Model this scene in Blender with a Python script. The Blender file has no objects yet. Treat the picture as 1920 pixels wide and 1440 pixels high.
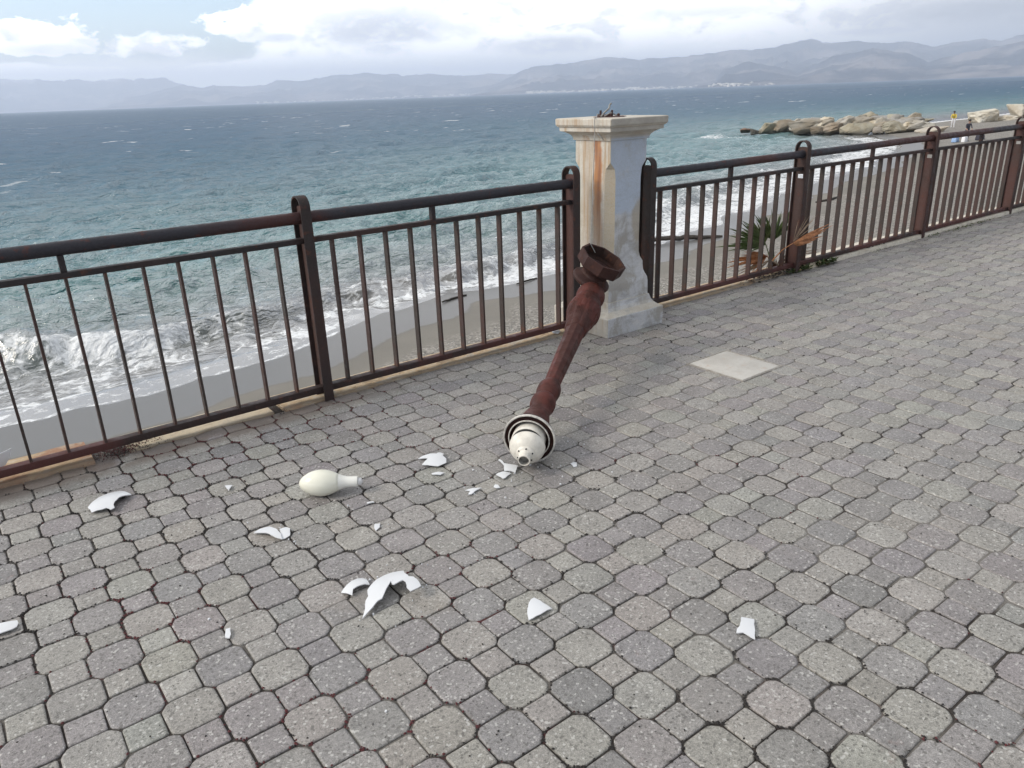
import bpy, bmesh, math, random
import numpy as np
from mathutils import Vector, Matrix, geometry
R = math.radians
rng = np.random.default_rng(7)
random.seed(7)
S = bpy.context.scene
C = S.collection

# ------------------------------------------------------------------ camera
cam_d = bpy.data.cameras.new('Camera')
cam = bpy.data.objects.new('Camera', cam_d)
C.objects.link(cam)
cam_d.sensor_width = 36.0
cam_d.lens = 26.75
cam_d.clip_start = 0.05
cam_d.clip_end = 200000
r_ = Vector((0.7932777, -0.6078936, -0.03429078))
u_ = Vector((0.24211137, 0.26326841, 0.93384786))
f_ = Vector((0.55865246, 0.74910287, -0.35602291))
cam.matrix_world = Matrix(((r_.x, u_.x, -f_.x, 0), (r_.y, u_.y, -f_.y, 0), (r_.z, u_.z, -f_.z, 1.5), (0, 0, 0, 1)))
S.camera = cam

# ------------------------------------------------------------------ light and view
SUN_AZ, SUN_EL = R(-68), R(36)      # azimuth from +Y towards +X
sun_d = bpy.data.lights.new('Sun', 'SUN')
sun_d.energy = 2.3
sun_d.angle = R(17)
sun_d.color = (1.0, 0.92, 0.81)
sun = bpy.data.objects.new('Sun', sun_d)
C.objects.link(sun)
sv = Vector((math.sin(SUN_AZ) * math.cos(SUN_EL), math.cos(SUN_AZ) * math.cos(SUN_EL), math.sin(SUN_EL)))
sun.rotation_euler = sv.to_track_quat('Z', 'Y').to_euler()
S.view_settings.view_transform = 'Standard'
S.view_settings.look = 'None'
S.view_settings.exposure = 0.08
S.view_settings.gamma = 1.0
S.render.engine = 'CYCLES'
S.cycles.use_denoising = True
S.cycles.max_bounces = 6
S.cycles.volume_bounces = 3
S.cycles.caustics_reflective = False
S.cycles.caustics_refractive = False


# ------------------------------------------------------------------ node helper
class NT:
    def __init__(s, tree):
        s.t = tree
        s.n = tree.nodes
        s.l = tree.links

    def new(s, typ, **kw):
        n = s.n.new(typ)
        for k, v in kw.items():
            setattr(n, k, v)
        return n

    def put(s, sock, v):
        if isinstance(v, bpy.types.NodeSocket):
            s.l.new(v, sock)
        elif v is not None:
            if sock.type == 'RGBA' and not isinstance(v, (int, float)) and len(v) == 3:
                v = (*v, 1)
            sock.default_value = v

    def m(s, op, a, b=None, c=None, clamp=False):
        n = s.new('ShaderNodeMath', operation=op, use_clamp=clamp)
        for i, v in enumerate((a, b, c)):
            s.put(n.inputs[i], v)
        return n.outputs[0]

    def vm(s, op, a, b=None):
        n = s.new('ShaderNodeVectorMath', operation=op)
        s.put(n.inputs[0], a)
        s.put(n.inputs[1], b)
        return n.outputs[0]

    def smooth(s, x, lo, hi, a=0.0, b=1.0):
        n = s.new('ShaderNodeMapRange', interpolation_type='SMOOTHSTEP')
        for k, v in zip(('Value', 'From Min', 'From Max', 'To Min', 'To Max'), (x, lo, hi, a, b)):
            s.put(n.inputs[k], v)
        return n.outputs[0]

    def mix(s, f, a, b, blend='MIX'):
        n = s.new('ShaderNodeMix', data_type='RGBA', blend_type=blend)
        s.put(n.inputs[0], f)
        s.put(n.inputs[6], a)
        s.put(n.inputs[7], b)
        return n.outputs[2]

    def noise(s, vec, scale, detail=4.0, rough=0.55, dist=0.0):
        n = s.new('ShaderNodeTexNoise')
        s.put(n.inputs['Vector'], vec)
        n.inputs['Scale'].default_value = scale
        n.inputs['Detail'].default_value = detail
        n.inputs['Roughness'].default_value = rough
        n.inputs['Distortion'].default_value = dist
        return n.outputs['Fac']

    def vor(s, vec, scale, feature='F1', out='Distance', rand=1.0):
        n = s.new('ShaderNodeTexVoronoi', feature=feature)
        s.put(n.inputs['Vector'], vec)
        n.inputs['Scale'].default_value = scale
        n.inputs['Randomness'].default_value = rand
        return n.outputs[out]

    def scale(s, vec, xyz):
        return s.vm('MULTIPLY', vec, xyz)

    def sep(s, vec):
        n = s.new('ShaderNodeSeparateXYZ')
        s.put(n.inputs[0], vec)
        return n.outputs

    def comb(s, x, y, z):
        n = s.new('ShaderNodeCombineXYZ')
        for i, v in enumerate((x, y, z)):
            s.put(n.inputs[i], v)
        return n.outputs[0]

    def attr(s, name, out='Fac'):
        n = s.new('ShaderNodeAttribute', attribute_name=name)
        return n.outputs[out]

    def ramp(s, f, stops):
        n = s.new('ShaderNodeValToRGB')
        e = n.color_ramp.elements
        while len(e) < len(stops):
            e.new(0.5)
        for i, (p, c) in enumerate(stops):
            e[i].position = p
            e[i].color = (*c, 1)
        s.put(n.inputs[0], f)
        return n.outputs[0]

    def bump(s, h, strength, dist, normal=None):
        n = s.new('ShaderNodeBump')
        n.inputs['Strength'].default_value = strength
        n.inputs['Distance'].default_value = dist
        s.put(n.inputs['Height'], h)
        if normal is not None:
            s.put(n.inputs['Normal'], normal)
        return n.outputs[0]


def material(name):
    m = bpy.data.materials.new(name)
    m.use_nodes = True
    t = NT(m.node_tree)
    b = m.node_tree.nodes['Principled BSDF']
    pos = t.new('ShaderNodeNewGeometry').outputs['Position']
    return m, t, b, pos


# ------------------------------------------------------------------ world
W = bpy.data.worlds.new('World')
S.world = W
W.use_nodes = True
t = NT(W.node_tree)
bg = W.node_tree.nodes['Background']
sky = t.new('ShaderNodeTexSky', sky_type='NISHITA', sun_disc=False, sun_elevation=SUN_EL, sun_rotation=SUN_AZ,
            air_density=1.0, dust_density=1.2, ozone_density=1.5)
gen = t.new('ShaderNodeTexCoord').outputs['Generated']
x, y, z = t.sep(t.vm('NORMALIZE', gen))
az = t.m('MULTIPLY', t.m('ARCTAN2', x, y), 57.29578)
el = t.m('MULTIPLY', t.m('ARCSINE', z), 57.29578)
cv = t.comb(az, t.m('MULTIPLY', el, 1.7), 0.0)
n1 = t.noise(cv, 0.16, 8, 0.58, 0.3)
n2 = t.noise(cv, 0.62, 9, 0.62, 0.25)
n3 = t.noise(t.scale(gen, (1, 1, 1)), 2.3, 6, 0.55, 0.2)


def blob(a0, e0, ra, re, lo=0.75, hi=1.05, k=1.2, flat=False):
    dx = t.m('DIVIDE', t.m('SUBTRACT', az, a0), ra)
    dy = t.m('DIVIDE', t.m('SUBTRACT', el, e0), re)
    if flat:
        dy = t.m('MULTIPLY', dy, t.m('ADD', 1.0, t.m('MULTIPLY', t.m('LESS_THAN', dy, 0.0), 1.6)))
    d = t.m('SQRT', t.m('ADD', t.m('MULTIPLY', dx, dx), t.m('MULTIPLY', dy, dy)))
    d = t.m('ADD', d, t.m('MULTIPLY', t.m('SUBTRACT', n2, 0.5), k))
    return t.smooth(d, hi, lo)


# coverage: open blue towards the left of the view above the haze, nearly closed elsewhere
inblue = t.m('MULTIPLY', t.smooth(az, 22.5, 18.5), t.smooth(el, 2.2, 3.2))
inblue = t.m('MULTIPLY', inblue, t.smooth(el, 14.0, 8.0))
inblue = t.m('MULTIPLY', inblue, t.smooth(az, -10, -2))
thr = t.m('ADD', 0.20, t.m('MULTIPLY', inblue, 0.5))
cov = t.smooth(n1, t.m('SUBTRACT', thr, 0.02), t.m('ADD', thr, 0.22))
hi_cov = t.smooth(n3, 0.30, 0.55)
cov = t.m('ADD', t.m('MULTIPLY', cov, t.smooth(el, 16, 9)), t.m('MULTIPLY', hi_cov, t.smooth(el, 9, 16)), clamp=True)
for bb in (blob(7.6, 3.7, 4.0, 1.7, 0.80, 1.0, 1.7, True), blob(14.2, 3.6, 3.0, 0.7, 0.6, 1.1, 2.4), blob(20.5, 4.4, 3.4, 1.6, 0.75, 1.0, 2.0, True)):
    cov = t.m('MAXIMUM', cov, bb)
hz = t.smooth(t.m('ADD', el, t.m('MULTIPLY', t.m('SUBTRACT', n1, 0.5), 2.2)), 3.5, 1.6)
cov = t.m('MAXIMUM', cov, hz)
grey = t.m('MULTIPLY', blob(28.6, 4.1, 7.2, 2.3, 0.35, 1.10, 1.7, True), 0.85)
for bb, k in ((blob(40.5, 3.0, 5.0, 0.75, 0.4, 1.2, 1.4), 0.75), (blob(66.0, 3.7, 6.0, 0.7, 0.3, 1.2, 1.9), 0.85), (blob(61.0, 2.9, 3.0, 0.3, 0.3, 1.2, 1.6), 0.6),
              (blob(9.0, 3.45, 3.0, 0.4, 0.3, 1.2, 1.0), 0.55), (blob(22.0, 4.0, 2.2, 0.4, 0.2, 1.2, 1.0), 0.7), (blob(50, 4.6, 6, 0.5, 0.3, 1.2, 1.9), 0.45)):
    grey = t.m('MAXIMUM', grey, t.m('MULTIPLY', bb, k))
grey = t.m('MAXIMUM', grey, t.m('MULTIPLY', t.smooth(n3, 0.42, 0.62), t.smooth(el, 9, 18)))
n4 = t.noise(t.vm('ADD', cv, (31.0, 7.0, 0.0)), 0.34, 8, 0.62, 0.3)
grey = t.m('MAXIMUM', grey, t.m('MULTIPLY', t.m('MULTIPLY', t.smooth(n4, 0.48, 0.62, 0, 0.6), t.smooth(el, 2.4, 3.2)), t.smooth(el, 10, 7)))
grey = t.m('MULTIPLY', grey, t.smooth(n2, 0.20, 0.62, 0.45, 1.0))
cloud_c = t.mix(grey, (2.4, 2.38, 2.36), (0.74, 0.775, 0.83))
upc = t.mix(grey, (1.25, 1.25, 1.25), (0.86, 0.88, 0.91))
sd = t.vm('DOT_PRODUCT', gen, (math.sin(SUN_AZ + 0.5), math.cos(SUN_AZ + 0.5), 0.25))
sdv = sd.node.outputs['Value']
upc2 = t.vm('SCALE', upc)
t.put(upc2.node.inputs['Scale'], t.smooth(sdv, -0.75, 0.65, 0.42, 1.12))
cloud_c = t.mix(t.m('MAXIMUM', t.smooth(el, 8, 20), t.smooth(sdv, 0.05, -0.30)), cloud_c, upc2)
cloud_c = t.mix(t.m('MULTIPLY', t.m('MULTIPLY', hz, t.smooth(sdv, -0.30, 0.05)), t.m('SUBTRACT', 1.0, grey)), cloud_c, (1.9, 1.95, 2.02))
sky_c = t.vm('SCALE', sky.outputs[0])
t.put(sky_c.node.inputs['Scale'], t.smooth(el, 4, 20, 0.23, 0.11))
out = t.mix(cov, sky_c, cloud_c)
t.l.new(out, bg.inputs[0])
bg.inputs[1].default_value = 1.0


# ------------------------------------------------------------------ numpy noise
def _hash(ix, iy, seed):
    h = (ix.astype(np.int64) * 374761393 + iy.astype(np.int64) * 668265263 + seed * 974634777) & 0xFFFFFFFF
    h = ((h ^ (h >> 13)) * 1274126177) & 0xFFFFFFFF
    h = h ^ (h >> 16)
    return (h & 0xFFFFFF) / float(0xFFFFFF)


def vnoise(x, y, seed=0):
    ix, iy = np.floor(x), np.floor(y)
    fx, fy = x - ix, y - iy
    fx, fy = fx * fx * (3 - 2 * fx), fy * fy * (3 - 2 * fy)
    a, b = _hash(ix, iy, seed), _hash(ix + 1, iy, seed)
    c, d = _hash(ix, iy + 1, seed), _hash(ix + 1, iy + 1, seed)
    return (a * (1 - fx) + b * fx) * (1 - fy) + (c * (1 - fx) + d * fx) * fy


def fbm(x, y, oct=5, seed=0, gain=0.5):
    s, amp, tot = 0, 1.0, 0
    for k in range(oct):
        s = s + amp * vnoise(x * 2 ** k + 17.3 * k, y * 2 ** k - 9.1 * k, seed + k)
        tot += amp
        amp *= gain
    return s / tot


# ------------------------------------------------------------------ mesh helpers
class MB:
    def __init__(s):
        s.v, s.f, s.mi = [], [], []

    def add(s, verts, faces, mi=0):
        o = len(s.v)
        s.v += [tuple(map(float, p)) for p in verts]
        s.f += [tuple(o + i for i in f) for f in faces]
        s.mi += [mi] * len(faces)

    def box(s, x0, x1, y0, y1, z0, z1, bevel=0.0, mi=0):
        if bevel <= 0:
            v = [(x0, y0, z0), (x1, y0, z0), (x1, y1, z0), (x0, y1, z0), (x0, y0, z1), (x1, y0, z1), (x1, y1, z1), (x0, y1, z1)]
            s.add(v, [(0, 3, 2, 1), (4, 5, 6, 7), (0, 1, 5, 4), (1, 2, 6, 5), (2, 3, 7, 6), (3, 0, 4, 7)], mi)
            return
        bm = bmesh.new()
        bmesh.ops.create_cube(bm, size=1)
        for p in bm.verts:
            p.co = Vector(((x0 + x1) / 2 + p.co.x * (x1 - x0), (y0 + y1) / 2 + p.co.y * (y1 - y0), (z0 + z1) / 2 + p.co.z * (z1 - z0)))
        bmesh.ops.bevel(bm, geom=bm.edges[:], offset=bevel, segments=2, profile=0.6, affect='EDGES')
        s.bm(bm, mi)

    def bm(s, bm, mi=0):
        bm.verts.index_update()
        s.add([p.co for p in bm.verts], [[q.index for q in f.verts] for f in bm.faces], mi)
        bm.free()

    def tube(s, pts, rad, seg=12, cap=True, mi=0):
        pts = [Vector(p) for p in pts]
        n = len(pts)
        rads = rad if isinstance(rad, (list, tuple)) else [rad] * n
        rings = []
        up = None
        for i, p in enumerate(pts):
            d = (pts[min(i + 1, n - 1)] - pts[max(i - 1, 0)]).normalized()
            if up is None:
                up = d.orthogonal().normalized()
            a = (up - d * up.dot(d)).normalized()
            up = a
            b = d.cross(a)
            rings.append([p + (a * math.cos(w) + b * math.sin(w)) * rads[i] for w in (2 * math.pi * k / seg for k in range(seg))])
        v = [q for r in rings for q in r]
        f = []
        for i in range(n - 1):
            for k in range(seg):
                k2 = (k + 1) % seg
                f.append((i * seg + k, i * seg + k2, (i + 1) * seg + k2, (i + 1) * seg + k))
        if cap:
            f.append(tuple(range(seg - 1, -1, -1)))
            f.append(tuple((n - 1) * seg + k for k in range(seg)))
        s.add(v, f, mi)

    def lathe(s, prof, A, n, seg=32, mod=None, rot=0.0, mi=0, cap=True):
        A, n = Vector(A), Vector(n).normalized()
        a = n.cross(Vector((0, 0, 1)))
        if a.length < 1e-4:
            a = Vector((1, 0, 0))
        a.normalize()
        b = n.cross(a)
        v, f = [], []
        for i, (tt, r) in enumerate(prof):
            for k in range(seg):
                w = 2 * math.pi * k / seg + rot
                rr = r * (mod(tt, w) if mod else 1.0)
                v.append(A + n * tt + (a * math.cos(w) + b * math.sin(w)) * rr)
        for i in range(len(prof) - 1):
            for k in range(seg):
                k2 = (k + 1) % seg
                f.append((i * seg + k, i * seg + k2, (i + 1) * seg + k2, (i + 1) * seg + k))
        if cap and prof[0][1] > 1e-5:
            f.append(tuple(range(seg - 1, -1, -1)))
        if cap and prof[-1][1] > 1e-5:
            f.append(tuple((len(prof) - 1) * seg + k for k in range(seg)))
        s.add(v, f, mi)

    def build(s, name, mats, parent=None, smooth=None, origin=None):
        me = bpy.data.meshes.new(name)
        org = Vector(origin) if origin is not None else (Vector(parent.get('_o', (0, 0, 0))) if parent is not None else None)
        if org is None:
            xs = np.array(s.v)
            org = Vector(((xs[:, 0].min() + xs[:, 0].max()) / 2, (xs[:, 1].min() + xs[:, 1].max()) / 2, xs[:, 2].min()))
        me.from_pydata([tuple(Vector(p) - org) for p in s.v], [], s.f)
        if not isinstance(mats, (list, tuple)):
            mats = [mats]
        for m in mats:
            me.materials.append(m)
        if len(mats) > 1:
            me.polygons.foreach_set('material_index', s.mi)
        me.validate()
        bm = bmesh.new()
        bm.from_mesh(me)
        bmesh.ops.recalc_face_normals(bm, faces=bm.faces[:])
        bm.to_mesh(me)
        bm.free()
        if smooth is not None:
            me.shade_smooth()
            me.set_sharp_from_angle(angle=R(smooth))
        o = bpy.data.objects.new(name, me)
        C.objects.link(o)
        if parent is not None:
            o.parent = parent
        else:
            o.location = org
        ORG[o.name] = org.copy()
        return o


ORG = {}


def empty(name, loc):
    o = bpy.data.objects.new(name, None)
    C.objects.link(o)
    o.location = loc
    o.empty_display_size = 0.1
    ORG[o.name] = Vector(loc)
    return o


def part(mb, name, mat, parent, smooth=None):
    return mb.build(name, mat, parent, smooth, origin=ORG[parent.name])


def tag(o, label=None, cat=None, group=None, kind=None):
    if label:
        o['label'] = label
    if cat:
        o['category'] = cat
    if group:
        o['group'] = group
    if kind:
        o['kind'] = kind
    return o


def grid_mesh(name, V, nu, nv, mat, keep=None, attrs=(), smooth=True):
    """V: (nu*nv,3) array laid out row major, nv per row"""
    i = np.arange(nu * nv).reshape(nu, nv)
    q = np.stack([i[:-1, :-1], i[1:, :-1], i[1:, 1:], i[:-1, 1:]], -1).reshape(-1, 4)
    if keep is not None:
        q = q[keep[q].any(1)]
    me = bpy.data.meshes.new(name)
    me.vertices.add(len(V))
    me.vertices.foreach_set('co', V.astype(np.float32).ravel())
    me.loops.add(q.size)
    me.loops.foreach_set('vertex_index', q.ravel().astype(np.int32))
    me.polygons.add(len(q))
    me.polygons.foreach_set('loop_start', np.arange(0, q.size, 4, dtype=np.int32))
    me.update(calc_edges=True)
    if smooth:
        me.polygons.foreach_set('use_smooth', np.ones(len(q), bool))
    for nm, a in attrs:
        at = me.attributes.new(nm, 'FLOAT', 'POINT')
        at.data.foreach_set('value', a.astype(np.float32))
    me.materials.append(mat)
    o = bpy.data.objects.new(name, me)
    C.objects.link(o)
    return o


# ------------------------------------------------------------------ materials
def rust_paint(name, dark, mid, rust, rough=0.55, seed=0.0, patch=1.4, welds=False):
    m, t, b, pos = material(name)
    p = t.vm('ADD', pos, (seed, seed * 0.7, 0.0))
    a = t.noise(p, patch, 3, 0.5)
    f = t.noise(p, 22, 6, 0.65)
    g = t.noise(p, 120, 3, 0.6)
    c = t.mix(t.smooth(a, 0.44, 0.56), dark, mid)
    c = t.mix(t.m('MULTIPLY', t.smooth(f, 0.56, 0.68), 0.8), c, rust)
    if welds:
        Z = t.sep(pos)[2]
        e = t.m('MAXIMUM', t.smooth(Z, 0.16, 0.07), t.smooth(Z, 0.79, 0.84))
        c = t.mix(t.m('MULTIPLY', t.m('MULTIPLY', e, 0.7), t.smooth(f, 0.44, 0.62)), c, (0.11, 0.050, 0.030))
    c = t.mix(t.smooth(g, 0.3, 0.75, 0.0, 0.35), c, (dark[0] * 1.9, dark[1] * 1.9, dark[2] * 1.9))
    t.l.new(c, b.inputs['Base Color'])
    t.put(b.inputs['Roughness'], t.smooth(f, 0.3, 0.7, rough - 0.12, rough + 0.25))
    b.inputs['Specular IOR Level'].default_value = 0.22
    t.l.new(t.bump(t.m('ADD', f, t.m('MULTIPLY', g, 0.4)), 0.5, 0.004), b.inputs['Normal'])
    return m


M_rail = rust_paint('painted_rail', (0.030, 0.026, 0.027), (0.050, 0.030, 0.027), (0.10, 0.042, 0.028))
M_hand = rust_paint('painted_handrail', (0.032, 0.031, 0.037), (0.065, 0.026, 0.022), (0.10, 0.036, 0.026), 0.42, 3.1, 0.9)
M_bar = rust_paint('painted_bar', (0.046, 0.037, 0.033), (0.062, 0.038, 0.034), (0.085, 0.042, 0.034), 0.55, 5.0, 3.0, True)
M_post = rust_paint('painted_post', (0.034, 0.027, 0.026), (0.048, 0.030, 0.027), (0.11, 0.046, 0.032), 0.5, 8.0, 1.6)
M_web = rust_paint('brown_web', (0.056, 0.036, 0.032), (0.076, 0.038, 0.033), (0.10, 0.045, 0.034), 0.6, 2.0, 2.0)
M_strap = rust_paint('brown_strap', (0.046, 0.032, 0.029), (0.062, 0.034, 0.030), (0.09, 0.042, 0.033), 0.6, 2.6, 2.0)
M_brail = rust_paint('bottom_rail_paint', (0.040, 0.028, 0.026), (0.090, 0.034, 0.030), (0.10, 0.045, 0.034), 0.55, 6.0, 1.6)
M_iron = rust_paint('rusty_iron', (0.050, 0.0185, 0.0145), (0.090, 0.025, 0.019), (0.036, 0.0165, 0.013), 0.5, 1.3, 7.0)
M_iron2 = rust_paint('dark_rusty_iron', (0.036, 0.018, 0.016), (0.048, 0.022, 0.018), (0.085, 0.036, 0.024), 0.6, 4.3, 9.0)


def simple(name, col, rough=0.5, spec=0.5, nscale=40, var=0.25, bump=0.15, bd=0.002):
    m, t, b, pos = material(name)
    n = t.noise(pos, nscale, 5, 0.6)
    k = t.smooth(n, 0.25, 0.75, 1 - var, 1 + var)
    c = t.vm('SCALE', (0, 0, 0))
    c.node.inputs[0].default_value = col
    t.put(c.node.inputs['Scale'], k)
    t.l.new(c, b.inputs['Base Color'])
    b.inputs['Roughness'].default_value = rough
    b.inputs['Specular IOR Level'].default_value = spec
    if bump:
        t.l.new(t.bump(n, bump, bd), b.inputs['Normal'])
    return m


M_glass = simple('white_glass', (0.66, 0.675, 0.69), 0.28, 0.5, 6, 0.03, 0)
M_bulb = simple('bulb_coating', (0.74, 0.73, 0.62), 0.16, 0.5, 4, 0.04, 0)
M_bulbneck = simple('clear_neck', (0.75, 0.745, 0.69), 0.14, 0.5, 4, 0.03, 0)
M_enamel = simple('old_enamel', (0.66, 0.63, 0.56), 0.45, 0.5, 30, 0.14, 0.05)
M_black = simple('black_gap', (0.012, 0.012, 0.012), 0.8)
M_ringedge = simple('grey_ring_edge', (0.52, 0.50, 0.46), 0.6, 0.4, 60, 0.3)
M_cable = simple('grey_cable', (0.24, 0.235, 0.22), 0.6)
M_seawall = simple('sea_wall_concrete', (0.30, 0.28, 0.25), 0.9, 0.3, 3, 0.3, 0.4, 0.02)


def m_paver():
    m, t, b, pos = material('concrete_paver')
    base = t.attr('pcol', 'Color')
    n0 = t.noise(pos, 9, 4, 0.6)
    n1 = t.noise(pos, 90, 4, 0.7)
    n2 = t.noise(pos, 330, 3, 0.65)
    ch = t.vor(pos, 165, 'F1', 'Color')
    cs = t.sep(ch)[0]
    k = t.m('MULTIPLY', t.smooth(n1, 0.30, 0.70, 0.78, 1.22), t.smooth(n2, 0.3, 0.7, 0.68, 1.32))
    k = t.m('MULTIPLY', k, t.smooth(n0, 0.3, 0.7, 0.90, 1.08))
    c = t.vm('SCALE', base)
    t.put(c.node.inputs['Scale'], k)
    c = t.mix(t.m('MULTIPLY', t.m('GREATER_THAN', cs, 0.955), 0.6), c, (0.56, 0.55, 0.52))
    c = t.mix(t.m('MULTIPLY', t.m('LESS_THAN', cs, 0.07), 0.6), c, (0.09, 0.085, 0.075))
    vp_ = t.new('ShaderNodeTexVoronoi', feature='F1')
    t.l.new(pos, vp_.inputs['Vector'])
    vp_.inputs['Scale'].default_value = 48
    pore = t.m('MULTIPLY', t.smooth(vp_.outputs['Distance'], 0.17, 0.09), t.m('GREATER_THAN', t.sep(vp_.outputs['Color'])[1], 0.72))
    c = t.mix(t.m('MULTIPLY', pore, 0.8), c, (0.045, 0.04, 0.036))
    # dirt washed towards the kerb
    X, Y, Z = t.sep(pos)
    d = t.m('MULTIPLY', t.smooth(Y, 3.44, 3.54), t.smooth(X, 2.6, 1.0))
    d = t.m('MULTIPLY', d, t.smooth(t.noise(pos, 6, 4), 0.30, 0.48))
    c = t.mix(t.m('MULTIPLY', d, 0.8), c, (0.15, 0.115, 0.09))
    # yellow-brown rust patches here and there
    st = t.smooth(t.noise(pos, 1.7, 5, 0.6, 0.4), 0.60, 0.74, 0, 0.30)
    c = t.mix(st, c, (0.27, 0.22, 0.16))
    red = t.m('MULTIPLY', t.smooth(t.noise(pos, 5.5, 5, 0.7), 0.66, 0.74, 0, 0.4), t.smooth(X, 2.4, 1.0))
    c = t.mix(red, c, (0.22, 0.10, 0.09))
    t.l.new(c, b.inputs['Base Color'])
    b.inputs['Roughness'].default_value = 0.54
    b.inputs['Specular IOR Level'].default_value = 0.5
    h = t.m('ADD', t.m('MULTIPLY', n1, 0.7), t.m('MULTIPLY', n2, 0.6))
    t.l.new(t.bump(h, 0.75, 0.004), b.inputs['Normal'])
    return m


def m_joint():
    m, t, b, pos = material('joint_sand')
    n = t.noise(pos, 2.2, 5, 0.65)
    f = t.noise(pos, 160, 3, 0.7)
    X = t.sep(pos)[0]
    c = t.mix(t.smooth(t.m('ADD', n, t.m('MULTIPLY', X, 0.035)), 0.48, 0.64), (0.050, 0.042, 0.036), (0.19, 0.178, 0.16))
    red = t.m('MULTIPLY', t.smooth(t.noise(pos, 6, 4, 0.7), 0.54, 0.66), t.smooth(X, 1.9, 1.0))
    c = t.mix(red, c, (0.085, 0.024, 0.024))
    c = t.mix(t.smooth(f, 0.35, 0.7, 0, 0.7), c, t.mix(0.5, c, (0.01, 0.01, 0.01)))
    t.l.new(c, b.inputs['Base Color'])
    b.inputs['Roughness'].default_value = 0.95
    t.l.new(t.bump(f, 0.6, 0.006), b.inputs['Normal'])
    return m


def m_kerb():
    m, t, b, pos = material('flaking_kerb_paint')
    X, Y, Z = t.sep(pos)
    n = t.noise(pos, 3.0, 6, 0.65, 0.3)
    f = t.noise(pos, 26, 6, 0.7)
    g = t.noise(pos, 140, 3, 0.6)
    cream, ochre, orange, bare, white = (0.54, 0.46, 0.33), (0.43, 0.31, 0.18), (0.29, 0.15, 0.08), (0.36, 0.32, 0.26), (0.64, 0.60, 0.51)
    # worn ochre between X .9 and 5.5, cream at X .4-1.1, white further on
    w_o = t.m('MULTIPLY', t.smooth(X, 1.10, 1.25), t.smooth(X, 6.0, 5.6))
    c = t.mix(w_o, cream, t.mix(t.smooth(f, 0.42, 0.62), ochre, (0.50, 0.40, 0.27)))
    c = t.mix(t.smooth(X, 5.9, 6.3), c, white)
    w_l = t.smooth(X, 0.42, 0.36)
    c = t.mix(w_l, c, t.mix(t.smooth(n, 0.40, 0.55), ochre, orange))
    f2 = t.noise(t.scale(pos, (0.7, 1.4, 1.0)), 11, 9, 0.74, 0.4)
    c = t.mix(t.m('MULTIPLY', t.smooth(f2, 0.52, 0.55), t.m('MAXIMUM', w_o, 0.5)), c, t.mix(t.smooth(f, 0.4, 0.6), (0.52, 0.46, 0.36), bare))
    c = t.mix(t.m('MULTIPLY', t.smooth(f2, 0.44, 0.40), t.m('MAXIMUM', w_o, 0.35)), c, (0.26, 0.19, 0.12))
    c = t.mix(t.m('MULTIPLY', t.m('MULTIPLY', t.smooth(Y, 3.675, 3.655), t.smooth(X, 6.1, 5.8)), 0.6), c, (0.17, 0.135, 0.10))
    c = t.mix(t.m('MULTIPLY', t.smooth(n, 0.57, 0.66), t.smooth(X, 7.0, 7.5, 0.4, 0.9)), c, t.mix(t.smooth(X, 6.5, 8), orange, ochre))
    c = t.mix(t.smooth(g, 0.35, 0.75, 0, 0.25), c, (0.25, 0.2, 0.15))
    t.l.new(c, b.inputs['Base Color'])
    b.inputs['Roughness'].default_value = 0.85
    t.l.new(t.bump(t.m('ADD', f, t.m('MULTIPLY', g, 0.3)), 0.6, 0.006), b.inputs['Normal'])
    return m


PX, PY = 3.573, 3.655     # lamp pillar


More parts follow.
